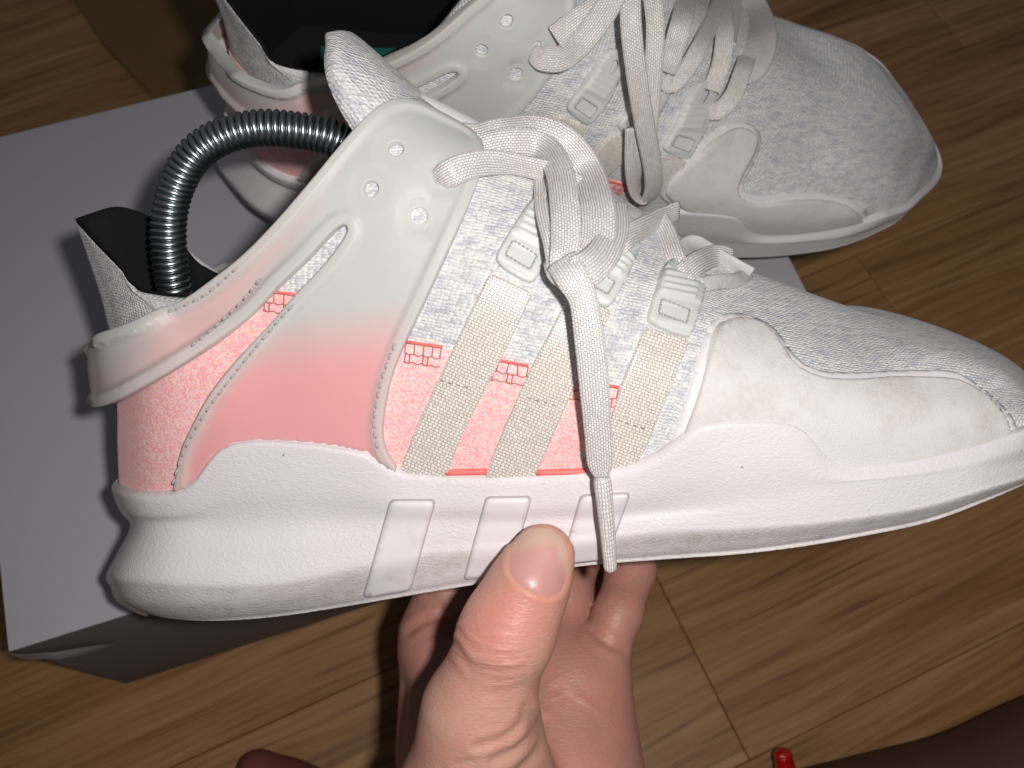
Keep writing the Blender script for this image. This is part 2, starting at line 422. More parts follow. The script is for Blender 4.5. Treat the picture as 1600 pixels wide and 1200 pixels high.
def mat_wood():
    m, nt, b = new_mat('oak_plank'); k = NT(nt); co = obj_coord(k)
    oi = k.n('ShaderNodeObjectInfo').outputs['Random']
    off = k.n('ShaderNodeCombineXYZ'); k.l(k.math('MULTIPLY', oi, 31.0), off.inputs[0]); k.l(k.math('MULTIPLY', oi, 17.0), off.inputs[1])
    ad = k.n('ShaderNodeVectorMath', operation='ADD'); k.l(co, ad.inputs[0]); k.l(off.outputs[0], ad.inputs[1]); p = ad.outputs[0]
    wx = k.noise(k.mapping(p, (3, 9, 1)), 1.0, 3)
    wv = k.n('ShaderNodeVectorMath', operation='MULTIPLY_ADD')
    cmb = k.n('ShaderNodeCombineXYZ'); k.l(wx, cmb.inputs[1]); k.l(cmb.outputs[0], wv.inputs[0]); wv.inputs[1].default_value = (0, .028, 0); k.l(p, wv.inputs[2])
    q = wv.outputs[0]
    g1 = k.noise(k.mapping(q, (7, 190, 1)), 1.0, 4, .65)
    g2 = k.noise(k.mapping(q, (26, 620, 1)), 1.0, 3, .6)
    g3 = k.noise(k.mapping(q, (3, 45, 1)), 1.0, 2)
    f = k.math('ADD', k.math('MULTIPLY', g1, .55), k.math('ADD', k.math('MULTIPLY', g2, .25), k.math('MULTIPLY', g3, .35)))
    c = k.ramp(f, [(.38, (.115, .050, .017)), (.50, (.245, .120, .044)), (.60, (.33, .176, .071)), (.74, (.43, .25, .115))])
    dk = k.math('MULTIPLY', k.math('SUBTRACT', k.noise(k.mapping(q, (14, 330, 1)), 1.0, 3), .55, clamp=True), 5.0, clamp=True)
    c = k.mix(dk, c, (.11, .048, .015))
    c = k.mix(k.math('MULTIPLY', oi, .22), c, (.26, .135, .055))
    k.l(c, b.inputs['Base Color']); b.inputs['Roughness'].default_value = .5; b.inputs['Specular IOR Level'].default_value = .3
    k.l(k.bump(f, .35, .0006), b.inputs['Normal'])
    return m

M = dict(
 knit=mat_knit(), cage=mat_cage(), glitter=mat_glitter(), sole=mat_midsole(), skin=mat_skin(), nail=mat_nail(), wood=mat_wood(),
 webbing=mat_weave('ribbed_webbing', (.97, .90, .83), (.78, .715, .65), (.66, .60, .54), 1.0, .78, .30, .00016, .6, 0.0, .22),
 lace=mat_weave('lace_weave', (.95, .905, .875), (.79, .745, .725), (.64, .60, .585), .95, .64, .42, .00018, .6),
 lace2=mat_weave('worn_lace_weave', (.93, .89, .85), (.77, .73, .69), (.64, .60, .57), .95, .64, .5, .00018, .5, 1.2),
 clip=mat_plain('pale_rubber', (.66, .67, .645), .42, (1800, .00008), .35, .3),
 suede=mat_plain('white_suede', (.79, .755, .74), .8, (2300, .00022), .25, var=.12, dirt=(55, .46, 3.2, (.46, .38, .28))),
 trim=mat_plain('white_film', (.80, .775, .775), .45, (900, .00006), .4, dirt=(120, .6, 5.0, (.5, .4, .28))),
 lining=mat_plain('black_mesh_lining', (.010, .010, .011), .85, (1500, .0004), .2, var=.5),
 insole=mat_plain('dark_insole', (.012, .013, .013), .9, (700, .0003), .1),
 teal=mat_plain('teal_insole_print', (.004, .10, .075), .6),
 smooth=mat_plain('smooth_white_foam', (.785, .74, .755), .42, (300, .00006), .45, dirt=(90, .60, 4.0, (.45, .37, .28))),
 outsole=mat_plain('black_rubber', (.012, .012, .013), .6, (500, .0002), .3),
 thread=mat_plain('silver_thread', (.50, .46, .46), .35, None, .6),
 dull=mat_plain('grey_thread', (.33, .29, .27), .6),
 groove_shade=mat_plain('groove_shade_line', (.46, .41, .415), .7),
 redthread=mat_plain('red_thread', (.55, .18, .18), .7),
 coral=mat_plain('coral_edge', (.95, .20, .18), .5),
 steel=mat_plain('zinc_spring_wire', (.50, .55, .56), .31, (400, .00003), .5, metal=1.0, var=.3),
 white=mat_plain('white_reflective_film', (.92, .92, .93), .4),
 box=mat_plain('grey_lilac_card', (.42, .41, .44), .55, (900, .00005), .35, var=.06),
 boxside_shaded=mat_plain('shaded_card_side', (.15, .138, .138), .6, (900, .00005), .3, var=.06),  # card sides darkened; their shade under grazing light is put into the colour
 kraft=mat_plain('brown_card', (.17, .098, .042), .8, (300, .0002), .2, var=.5),
 torn=mat_plain('torn_paper', (.30, .285, .28), .9),
 tab=mat_plain('grey_leather_tab', (.60, .575, .575), .5, (500, .0003), .4, dirt=(150, .55, 3.0, (.4, .32, .22))),
 subfloor=mat_plain('floor_joint', (.13, .068, .03), .8),
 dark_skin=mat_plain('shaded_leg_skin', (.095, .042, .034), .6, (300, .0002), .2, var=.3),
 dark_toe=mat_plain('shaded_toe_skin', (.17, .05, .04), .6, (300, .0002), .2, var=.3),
 red=mat_plain('red_foil', (.42, .004, .006), .22, (260, .0012), .6, coat=.6),
)

# ------------------------------------------------------------------ object helpers
def mesh_obj(name, V, Fc, mat, parent=None, uv=None, tint=None, dirt=None, smooth=True):
    me = bpy.data.meshes.new(name)
    me.from_pydata([tuple(map(float, v)) for v in V], [], [tuple(map(int, f)) for f in Fc])
    if uv is not None:
        lay = me.uv_layers.new(name='UVMap'); idx = np.empty(len(me.loops), int); me.loops.foreach_get('vertex_index', idx)
        lay.data.foreach_set('uv', np.asarray(uv, float)[idx].ravel())
    if tint is not None:
        a = me.attributes.new('tint', 'FLOAT_COLOR', 'POINT')
        a.data.foreach_set('color', np.c_[tint, np.ones(len(tint))].astype(float).ravel())
    if dirt is not None:
        a = me.attributes.new('dirt', 'FLOAT', 'POINT'); a.data.foreach_set('value', np.asarray(dirt, float))
    if mat is not None: me.materials.append(mat)
    me.polygons.foreach_set('use_smooth', [smooth] * len(me.polygons))
    me.update()
    o = bpy.data.objects.new(name, me); COL.objects.link(o)
    if parent is not None: o.parent = parent
    return o
def empty(name, Mx=None):
    o = bpy.data.objects.new(name, None); COL.objects.link(o); o.empty_display_size = .02
    if Mx is not None: o.matrix_world = Mx
    return o
def tag(o, label=None, cat=None, group=None, kind=None):
    for k, v in (('label', label), ('category', cat), ('group', group), ('kind', kind)):
        if v: o[k] = v
    return o
def grid_faces(n, m, flip=False, base=0):
    i, j = np.meshgrid(np.arange(n - 1), np.arange(m - 1), indexing='ij')
    a = i * m + j; f = np.stack([a, a + m, a + m + 1, a + 1], -1).reshape(-1, 4) + base
    return f[:, ::-1] if flip else f
def join(parts):
    """[(V, F, extra...)] -> one V, F"""
    V, Fc, b = [], [], 0
    for v, f in parts:
        V.append(np.asarray(v)); Fc += [tuple(np.asarray(x) + b) for x in f]; b += len(v)
    return np.vstack(V), Fc
def mirror_grid(G):
    return G * MIR
def tube(P, r, k=6, closed_ends=True, up=None):
    """tube along points P (n,3) with radius r (scalar or n)"""
    P = np.asarray(P, float); n = len(P); r = np.broadcast_to(np.asarray(r, float), (n,))
    T = np.gradient(P, axis=0); T /= np.linalg.norm(T, axis=1, keepdims=True) + 1e-12
    a = np.array([0, 0, 1.]) if up is None else up
    A = np.cross(T, a); bad = np.linalg.norm(A, axis=1) < 1e-4; A[bad] = np.cross(T[bad], [1, 0, 0.])
    A /= np.linalg.norm(A, axis=1, keepdims=True); B = np.cross(T, A)
    th = np.linspace(0, 2 * np.pi, k, endpoint=False)
    V = (P[:, None] + r[:, None, None] * (np.cos(th)[None, :, None] * A[:, None] + np.sin(th)[None, :, None] * B[:, None])).reshape(-1, 3)
    Fc = [(i * k + j, i * k + (j + 1) % k, (i + 1) * k + (j + 1) % k, (i + 1) * k + j) for i in range(n - 1) for j in range(k)]
    if closed_ends: Fc += [tuple(range(k))[::-1], tuple((n - 1) * k + j for j in range(k))]
    return V, Fc

# ------------------------------------------------------------------ overlays: a sheet with its own thickness laid on a surface
def in_poly(P, Q):
    x, y = P[:, 0], P[:, 1]; r = np.zeros(len(P), bool)
    for (x0, y0), (x1, y1) in zip(Q, np.roll(Q, -1, 0)):
        if y0 == y1: continue
        c = ((y0 > y) != (y1 > y)); r ^= c & (x < (x1 - x0) * (y - y0) / (y1 - y0) + x0)
    return r
def seg_dist(P, A, B):
    """min distance from points P (n,k) to segments A[i]-B[i]"""
    best = np.full(len(P), 1e9)
    for a, b in zip(A, B):
        d = b - a; L = d @ d + 1e-18
        t = np.clip(((P - a) @ d) / L, 0, 1)[:, None]
        best = np.minimum(best, ((P - a - t * d) ** 2).sum(1))
    return np.sqrt(best)
def overlay(surf, outline, holes, hfun, step=.0022, rings=(.00022, .00055, .0011), uvf=None, st_given=False, tintf=None, hole_rings=(.0003, .0008, .0015)):
    """outline/holes in photo pixels (or (s,t) if st_given); hfun(d_out, d_hole, px) -> height.  Returns V, F, px, d"""
    sc = np.array([surf.Ls, surf.Lt])
    OUT = outline
    if not st_given:
        OUT = surf.inv(outline)
        for _ in range(3): OUT = (np.roll(OUT, 1, 0) + 2 * OUT + np.roll(OUT, -1, 0)) / 4      # even out the traced line
    HO = [surf.inv(h) for h in holes]
    polys = [OUT * sc] + [h * sc for h in HO]
    pts, edges = [], []; ext = []
    for pi, Q in enumerate(polys):
        b = len(pts); n = len(Q)
        pts += list(Q); edges += [(b + i, b + (i + 1) % n) for i in range(n)]
    nb = len(pts)
    def inside(P):
        r = in_poly(P, polys[0])
        for h in polys[1:]: r &= ~in_poly(P, h)
        return r
    SA = np.vstack(polys); SB = np.vstack([np.roll(q, -1, 0) for q in polys])
    for pi, Q in enumerate(polys):
        area = .5 * np.sum(Q[:, 0] * np.roll(Q[:, 1], -1) - np.roll(Q[:, 0], -1) * Q[:, 1])
        t = np.roll(Q, -1, 0) - np.roll(Q, 1, 0); t /= np.linalg.norm(t, axis=1, keepdims=True) + 1e-12
        nrm = np.stack([-t[:, 1], t[:, 0]], 1) * (1 if area > 0 else -1) * (1 if pi == 0 else -1)
        for r in (rings if pi == 0 else hole_rings):
            c = Q + nrm * r
            ok = inside(c) & (seg_dist(c, SA, SB) > r * .85)
            ext += list(c[ok])
    rmax = max(rings) if rings else 0
    lo, hi = polys[0].min(0), polys[0].max(0)
    gx, gy = np.meshgrid(np.arange(lo[0], hi[0], step), np.arange(lo[1], hi[1], step * .87), indexing='ij')
    gx = gx + (np.arange(gx.shape[1]) % 2)[None] * step * .5
    Gp = np.stack([gx.ravel(), gy.ravel()], 1)
    Gp = Gp[inside(Gp)]
    if len(Gp): ext += list(Gp[seg_dist(Gp, SA, SB) > rmax + step * .35])
    allp = [Vector((float(p[0] * 1000), float(p[1] * 1000))) for p in pts + ext]
    r = geometry.delaunay_2d_cdt(allp, edges, [], 0, 1e-4)
    V2 = np.array([(v.x / 1000, v.y / 1000) for v in r[0]]); T = np.array([t for t in r[2] if len(t) == 3])
    cen = V2[T].mean(1); T = T[inside(cen)]
    st = V2 / sc
    P = surf.at(st); N = surf.nor(st)
    def seg3(Qst, skip0):
        A = surf.at(Qst); B = np.roll(A, -1, 0)
        if skip0:
            s0 = Qst[:, 0] < 1e-4; k = ~(s0 & np.roll(s0, -1)); A, B = A[k], B[k]
        return A, B
    dO = seg_dist(P, *seg3(OUT, True))
    dH = np.full(len(P), 1.0)
    for h in HO: dH = np.minimum(dH, seg_dist(P, *seg3(h, False)))
    px = np.stack(proj_s(P), 1)
    hgt = hfun(dO, dH, px)
    # keep triangles facing outward
    W = P + N * hgt[:, None]
    e1 = W[T[:, 1]] - W[T[:, 0]]; e2 = W[T[:, 2]] - W[T[:, 0]]
    fl = (np.cross(e1, e2) * N[T[:, 0]]).sum(1) < 0
    T[fl] = T[fl][:, ::-1]
    return dict(V=W, F=T, px=px, d=np.minimum(dO, dH), dO=dO, dH=dH, st=st, N=N, uv=None if uvf is None else uvf(px))
def edge_h(d, T, r=.0005, base=-.0004):
    """rounded edge rising from base to thickness T over radius r"""
    x = np.clip(d / r, 0, 1); return base + (T - base) * np.sqrt(np.clip(1 - (1 - x) ** 2, 0, 1))
def frame_uv(c, ax, mm=.165):
    """uv in mm along/across a direction given in photo pixels"""
    c = np.array(c, float); a = np.array(ax, float); a /= np.linalg.norm(a); b = np.array([-a[1], a[0]])
    return lambda px: np.stack([(px - c) @ b * mm, (px - c) @ a * mm], 1)

# ------------------------------------------------------------------ ribbons (laces)
def ribbon_path(pts, surf, RO, n=90):
    """pts (u, v, lift mm[, roll deg, width scale]) over a surface seen through pose RO -> points, rolls, scales"""
    R, O = RO
    U, V, Fr = surf['U'], surf['V'], surf['front']
    out, ex = [], []
    for p in pts:
        u, v, lift = p[:3]
        k = np.argmin((U - u) ** 2 + (V - v) ** 2 + np.where(Fr, 0, 1e6))
        w = surf['G'].reshape(-1, 3)[k][2] + lift / 1000.
        d = R.T @ np.array([(u - 800) / F_PX, (600 - v) / F_PX, -1.0]); c = R.T @ (-O)
        if surf.get('plane') == 'z':      # keep the camera depth of the surface point, less the lift
            q = R @ surf['G'].reshape(-1, 3)[k] + O
            z = -q[2] - lift / 1000.; out.append(c + d * z)
        else: out.append(c + d * ((w - c[2]) / d[2]))
        ex.append((p[3] if len(p) > 3 else 0.0, p[4] if len(p) > 4 else 1.0))
    C = curve(np.c_[np.array(out), np.array(ex) * .001], n)
    return C[:, :3], C[:, 3] * 1000, C[:, 4] * 1000
def ribbon(pts, surf, RO, width, thick=.0014, n=90, cap=True):
    P, roll, sc = ribbon_path(pts, surf, RO, n)
    R, O = RO; c = R.T @ (-O)
    T = np.gradient(P, axis=0); T /= np.linalg.norm(T, axis=1, keepdims=True)
    Vw = c - P; Vw /= np.linalg.norm(Vw, axis=1, keepdims=True)
    N = Vw - T * (Vw * T).sum(1, keepdims=True); N /= np.linalg.norm(N, axis=1, keepdims=True)
    B = np.cross(T, N)
    a = np.radians(roll)[:, None]
    N, B = N * np.cos(a) + B * np.sin(a), B * np.cos(a) - N * np.sin(a)
    # flat oval section with a soft middle ridge
    th = np.linspace(0, 2 * np.pi, 20, endpoint=False)
    cx = np.sign(np.cos(th)) * np.abs(np.cos(th)) ** .75 * width / 2; cy = np.sign(np.sin(th)) * np.abs(np.sin(th)) ** .5 * thick / 2
    k = len(th)
    bend = .00035 * (1 - (cx / (width / 2)) ** 2) - .0002 * np.exp(-(cx / (width * .06)) ** 2)
    V = P[:, None] + B[:, None] * (cx[None, :, None] * sc[:, None, None]) + N[:, None] * (cy + bend)[None, :, None]
    L = np.r_[0, np.cumsum(np.linalg.norm(np.diff(P, axis=0), axis=1))] * 1000
    uv = np.stack([np.broadcast_to(L[:, None], (n, k)), np.broadcast_to(cx[None] * 1000 + 20, (n, k))], -1).reshape(-1, 2)
    Fc = [(i * k + j, (i + 1) * k + j, (i + 1) * k + (j + 1) % k, i * k + (j + 1) % k) for i in range(n - 1) for j in range(k)]
    Fc += [tuple(range(k)), tuple((n - 1) * k + j for j in range(k))[::-1]]
    return V.reshape(-1, 3), Fc, uv

# ------------------------------------------------------------------ poses of the two shoes
def mat4(R, O):
    m = np.eye(4); m[:3, :3] = R; m[:3, 3] = O; return m
HELD_M = Matrix((CAM_N @ mat4(R_S, O_S)).tolist())
_Y = (0.027437091804986772, 0.005346157099409286, 0.09216797155026127, -0.37749301880948294, 0.06981317007977318)
_W2 = _rot('Z', _Y[0]) @ _rot('X', _Y[4]) @ np.array([[1, 0, 0], [0, 0, -1], [0, 1, 0.]]) @ _rot('Z', math.radians(-4))
R_B = CAM_N[:3, :3].T @ _W2; O_B = np.array(_Y[1:4])
BACK_M = Matrix((CAM_N @ mat4(R_B, O_B)).tolist())

held = empty('sneaker', HELD_M)
tag(held, 'white and pink sneaker held up in front by a hand, toe to the right', 'sneaker', 'pair of sneakers')

def weld(o, d=1e-5):
    bm = bmesh.new(); bm.from_mesh(o.data); bmesh.ops.remove_doubles(bm, verts=bm.verts, dist=d)
    bm.to_mesh(o.data); bm.free(); o.data.update()
    return o
def arc_uv(G, scale=1000.):
    a = np.r_[0, np.cumsum(np.linalg.norm(np.diff(G[:, G.shape[1] // 2], axis=0), axis=1))]
    b = np.concatenate([np.zeros((G.shape[0], 1)), np.cumsum(np.linalg.norm(np.diff(G, axis=1), axis=2), axis=1)], 1)
    return np.stack([np.broadcast_to(a[:, None], b.shape), b], -1).reshape(-1, 2) * scale
def two_sided(name, G, mat, parent, uv=None, flip=False, medial=None, **kw):
    n, m = G.shape[:2]
    H = G * MIR if medial is None else medial
    V, Fc = join([(G.reshape(-1, 3), grid_faces(n, m, flip)), (H.reshape(-1, 3), grid_faces(n, m, not flip))])
    if uv is not None: uv = np.vstack([uv, uv * [1, -1] + [0, 400]])
    for k in ('tint', 'dirt'):
        if k in kw and kw[k] is not None: kw[k] = np.concatenate([kw[k], kw[k]])
    return weld(mesh_obj(name, V, Fc, mat, parent, uv, **kw))
def overlay_obj(name, ov, mat, parent, mirror=False, tint=None, uv=None):
    V, Fc = ov['V'], [tuple(t) for t in ov['F']]
    uv = ov['uv'] if uv is None else uv
    if mirror:
        n = len(V); Fc = Fc + [tuple(x + n for x in t[::-1]) for t in Fc]
        V = np.vstack([V, V * MIR])
        if tint is not None: tint = np.vstack([tint, tint])
        if uv is not None: uv = np.vstack([uv, uv])
    return weld(mesh_obj(name, V, Fc, mat, parent, uv, tint))

# knitted upper, both sides
def _ml(G):
    q = UPQ[:, None]; bell = sstep(q, 0, 1.6) * (1 - sstep(q, 1.8, 3.8)); t = sstep(np.linspace(0, 1, UP.m), .6, 1.0)[None]
    H = G * MIR; b2 = sstep(q, 3.4, 4.6) * (1 - sstep(q, 8, 10)); H[..., 1] += (.0045 * bell - .007 * b2) * t; H[..., 0] += .001 * bell * t; return H
upper = two_sided('upper', UP.G, M['knit'], held, arc_uv(UP.G), medial=_ml(UP.G))

# padded black lining rolling over the collar rim and down inside
iE = int(np.searchsorted(UPQ, N_OPEN + .8))
rim = UP.G[:iE, -1]; tg = np.gradient(rim, axis=0)
nin = np.stack([tg[:, 2], 0 * tg[:, 0], -tg[:, 0]], 1); nin[0] = (1, 0, 0)
nin /= np.linalg.norm(nin, axis=1, keepdims=True)
ker = np.ones(15) / 15
nin = np.stack([np.convolve(np.pad(nin[:, c], 7, 'edge'), ker, 'valid') for c in range(3)], 1); nin /= np.linalg.norm(nin, axis=1, keepdims=True)
upd = UP.G[:iE, -1] - UP.G[:iE, -8]; upd /= np.linalg.norm(upd, axis=1, keepdims=True)
wk = (.05 + .95 * sstep(UPQ[:iE], 3.0, 6.0))[:, None]          # the knit rolls further over along the sides than at the heel tab
roll = [(-.0007, -.0040), (.0000, .0000), (.0014, .0013), (.0034, .0020), (.0056, .0014), (.0072, -.0006), (.0080, -.0036), (.0080, -.0065)]
CG = np.stack([rim + nin * a * wk + upd * b * (wk * .6 + .4) for a, b in roll], 1)
def med_lift(G, t_row):
    """the inner (far) side of the collar stands a little higher beside the heel tab"""
    q = UPQ[:G.shape[0], None]; bell = sstep(q, 0, 1.6) * (1 - sstep(q, 1.8, 3.8))
    H = G * MIR; b2 = sstep(q, 3.4, 4.6) * (1 - sstep(q, 8, 10)); H[..., 1] += (.0045 * bell - .007 * b2) * t_row[None]; H[..., 0] += .001 * bell * t_row[None]; return H
for A_ in (CG,): A_[:, :, 2] = np.maximum(A_[:, :, 2], 0); A_[0, :, 2] = 0
two_sided('collar', CG, M['knit'], held, arc_uv(CG), medial=med_lift(CG, np.ones(len(roll))))
drop = [(0, .0010), (.0012, .0004), (.0020, -.003), (.0026, -.010), (.0024, -.024), (.002, -.040), (.001, -.060)]
mk = sstep(UPQ[:iE], 3.0, 6.0)[:, None]; lb = CG[:, 1] * (1 - mk) + CG[:, 5] * mk
LG = np.stack([lb + nin * a + np.array([0, b + .0006, 0]) for a, b in drop], 1)
LG[:, :, 2] = np.maximum(LG[:, :, 2], 0); LG[0, :, 2] = 0
lining = two_sided('collar_lining', LG, M['lining'], held, medial=med_lift(LG, np.linspace(1, .2, len(drop))))

# insole seen down the opening, with its teal print
bx = UP.G[:, 22]
ins = np.array([[p + np.array([0, .004, 0]) - np.array([0, 0, p[2]]) * (1 - f) for f in np.linspace(.96, 0, 8)] for p in bx[:int(.62 * len(bx)):6]])
insole = two_sided('insole', ins, M['insole'], held)
cx = UP.G[int(.13 * UP.n), 22]
yv = cx[1] + .0055
mesh_obj('insole_print', [(cx[0] + a, yv, b) for a, b in ((.01, -.014), (.05, -.014), (.05, .012), (.01, .012))], [(0, 3, 2, 1)], M['teal'], insole)

# tongue: curved padded flap, knit outside, black inside
tc = np.array([unp(u, v, 0) for u, v in ((800, 300), (700, 205), (622, 138), (566, 88), (538, 66), (522, 60))])
tw_ = np.array([unp(u, v, w / 1000.) for u, v, w in ((690, 360, 22), (600, 270, 24), (548, 200, 24), (516, 140, 22), (506, 95, 17), (512, 64, 7))])
tcx = curve(tc, 40); twx = curve(tw_, 40)
cs = np.linspace(0, 1, 18)
TG = np.empty((40, 18, 3))
for j, c in enumerate(cs):
    TG[:, j, :2] = tcx[:, :2] + (twx[:, :2] - tcx[:, :2]) * c ** 2.0
    TG[:, j, 2] = twx[:, 2] * np.sin(c * np.pi / 2)
def gnorm(G):
    n = np.cross(np.gradient(G, axis=1), np.gradient(G, axis=0)); n[:, 0, 2] = 0
    return n / np.linalg.norm(n, axis=2, keepdims=True)
TN = gnorm(TG)
if TN[20, 2, 0] < 0: TN = -TN
def shell(G, N, a, edge):
    """outer sheet that rounds over its free edges"""
    f = np.ones(G.shape[:2])
    return G + N * (a * f)[..., None]
edge_c = np.sqrt(np.clip(1 - np.clip((cs - .86) / .14, 0, 1) ** 2, 0, 1)); edge_t = np.sqrt(np.clip(1 - np.clip((np.linspace(0, 1, 40) - .93) / .07, 0, 1) ** 2, 0, 1))
E_ = (edge_t[:, None] * edge_c[None])
tongue = two_sided('tongue', TG + TN * (.0032 * E_)[..., None], M['knit'], held, arc_uv(TG), flip=True)
two_sided('tongue_lining', TG - TN * (.0068 * E_)[..., None], M['lining'], tongue, flip=False)
fs = np.array([unp(u, v, .010) for u, v in ((562, 101), (606, 143), (672, 177), (742, 213))]); fs = curve(fs, 24)
fv = np.stack([fs + np.array([0, .0008, 0]), fs + np.array([.0016, .0022, -.002]), fs + np.array([.003, .0022, -.006])], 1)
mesh_obj('tongue_film', fv.reshape(-1, 3), grid_faces(24, 3, True), M['white'], tongue)

# pink reflective panel low on the quarter
sm = UP.inv([(262, 486), (300, 460), (432, 456), (520, 490), (640, 535), (700, 546), (820, 571), (905, 592), (985, 606)])
se = UP.inv([(968, 640), (945, 690), (921, 728)])
t0 = np.interp(560, UP.V[0, ::-1], np.linspace(1, 0, UP.m))
line = np.vstack([[[0, t0]], UP.inv([(205, 560), (240, 530)]), sm, se])
bot = np.array([[se[-1, 0] - .005, .10], [se[-1, 0] - .005, .04], [0, .04]])
L2 = poly(np.vstack([line, bot]) * [UP.Ls, UP.Lt], .002) / [UP.Ls, UP.Lt]
pk = overlay(UP, L2, [], lambda d, dh, px: edge_h(d, .0005, .0003), step=.003, rings=(.0003,), st_given=True)
panel = overlay_obj('reflective_panel', pk, M['glitter'], held, mirror=True)

def PX(pts, step=6, rounds=2): return smooth_closed(pts, step, rounds)
def circle(c, r, n=20, ax=None): 
    th = np.linspace(0, 2 * np.pi, n, endpoint=False); return np.stack([c[0] + r * np.cos(th), c[1] + r * np.sin(th)], 1)

# three ribbed webbing straps
webs = [([(765, 425), (700, 560), (650, 665), (618, 750), (695, 756), (722, 680), (772, 585), (834, 458)], (765, 425), (-.42, .9)),
        ([(888, 462), (826, 580), (786, 668), (752, 756), (830, 756), (865, 680), (905, 590), (956, 486)], (890, 462), (-.40, .9)),
        ([(1006, 512), (965, 610), (940, 695), (922, 750), (985, 742), (1014, 690), (1044, 615), (1078, 532)], (1008, 515), (-.33, .9))]
for w in webs:
    ov = overlay(UP, poly(w[0], 6), [], lambda d, dh, px: edge_h(d, .00135, .0004), step=.0024, uvf=frame_uv(w[1], w[2]))
    overlay_obj('webbing_strap', ov, M['webbing'], held)

dashes_later = [[(688, 592), (738, 604)], [(824, 618), (874, 632)], [(964, 653), (1012, 668)]]
# moulded lace clips with ribs and a stitched box
clips = [[(766, 410), (831, 450), (855, 408), (872, 360), (876, 335), (858, 314), (832, 308), (812, 336)],
         [(884, 448), (950, 488), (974, 447), (994, 400), (996, 384), (978, 366), (950, 362), (928, 386)],
         [(1004, 505), (1079, 534), (1090, 492), (1102, 440), (1094, 420), (1062, 408), (1036, 406), (1022, 458)]]
for ci, c in enumerate(clips):
    c = np.array(c, float); p0 = (c[0] + c[1]) / 2; ax = (c[6] + c[4]) / 2 - p0; H = np.linalg.norm(ax); ax /= H
    cr = (c[1] - c[0]) / np.linalg.norm(c[1] - c[0]); wd = np.linalg.norm(c[1] - c[0]) / 2
    def hf(d, dh, px, p0=p0, ax=ax, cr=cr, H=H, wd=wd):
        a = (px - p0) @ ax / H; b = (px - p0 - np.outer((px - p0) @ ax, ax)) @ cr / wd
        h = edge_h(d, .0020, .0004)
        h = h + .0004 * sstep(a, .42, .45)
        for k in (.50, .585, .67, .755):
            h = h + .00075 * np.exp(-((a - k) / .026) ** 2) * (1 - sstep(np.abs(b), .60, .70))
        h = h - .0004 * (1 - sstep(a, .05, .09))
        inb = (1 - sstep(np.abs(a - .25), .085, .105)) * (1 - sstep(np.abs(b), .55, .60))
        return h - .0004 * inb
    hole = p0 + ax * H * .87 + cr * wd * .08
    c2 = np.vstack([c[0] * .85 + c[7] * .15, c[0] * .9 + c[1] * .1, c[0] * .1 + c[1] * .9, c[1] * .85 + c[2] * .15, c[2:]])
    ov = overlay(UP, PX(c2, 5), [circle(hole, 9, 14)], hf, step=.0006, rings=(.0002, .0005))
    cl = overlay_obj('lace_clip', ov, M['clip'], held)
    box = [p0 + ax * H * a + cr * wd * b for a, b in ((.155, -.58), (.155, .58), (.345, .58), (.345, -.58))]
    sp = []
    for a, b in zip(box, box[1:] + box[:1]):
        n = 6 if np.linalg.norm(np.array(b) - a) > 30 else 3
        for k in range(n):
            q = [a + (b - a) * (k + .15) / n, a + (b - a) * (k + .8) / n]
            sp.append(tube(UP.pt(q, .0024), .00022, 5))
    V, Fc = join(sp); tag(mesh_obj('box_stitching', V, Fc, M['thread'], cl), kind='stuff')

# suede toe overlay with a flat film border
toe = [(1112, 492), (1096, 531), (1076, 610), (1054, 668), (1040, 705), (1085, 715), (1180, 705), (1240, 715), (1290, 750), (1400, 745), (1520, 715), (1592, 690),
       (1588, 662), (1570, 640), (1540, 610), (1503, 585), (1480, 578), (1394, 580), (1337, 584), (1292, 583), (1257, 574), (1234, 550), (1217, 520), (1187, 499), (1150, 488)]
toe_o = PX(toe, 6, 2)
ov = overlay(UP, toe_o, [], lambda d, dh, px: edge_h(d, .0007, .0003) , step=.002, rings=(.0003,))
tb = overlay_obj('toe_overlay', ov, M['trim'], held)
hpad = lambda d, dh, px: np.where(d < .0023, -.0006, .0004 + .0017 * np.sqrt(np.clip(1 - (1 - np.clip((d - .0023) / .0012, 0, 1)) ** 2, 0, 1)))
ov = overlay(UP, toe_o, [], hpad, step=.0012, rings=(.0022, .0024, .0027, .0031, .0036))
overlay_obj('suede_pad', ov, M['suede'], tb)

# moulded cage: quarter plate, slot and heel strap in one translucent piece
cage_r = [(600, 164), (622, 160), (646, 164), (700, 194), (742, 220), (753, 240), (752, 272), (735, 318), (716, 362), (692, 416), (662, 480), (637, 532), (615, 584),
          (603, 640), (600, 680), (608, 706), (625, 728), (612, 752), (570, 745), (470, 735), (390, 735), (350, 750), (320, 780), (268, 800),
          (275, 768), (278, 750), (285, 703), (301, 664), (328, 613), (375, 555), (426, 504), (461, 461), (508, 414), (543, 367), (545, 352), (528, 358), (485, 406), (438, 449),
          (418, 473), (391, 500), (344, 535), (289, 570), (235, 602), (188, 627), (165, 634)]
cage_u = [(165, 518), (200, 507), (231, 496), (289, 469), (329, 439), (383, 398), (434, 345), (469, 304), (523, 241), (574, 182)]
def inv_curve(p): return SHELL.inv(p)
ta = np.interp(632, SHELL.V[0, ::-1], np.linspace(1, 0, SHELL.m)); tb_ = np.interp(528, SHELL.V[0, ::-1], np.linspace(1, 0, SHELL.m))
cr_px = smooth_closed(np.array(cage_r + [(150, 634), (140, 580), (150, 526)] + cage_u), 5, 2)
keep = cr_px[:, 0] > 158
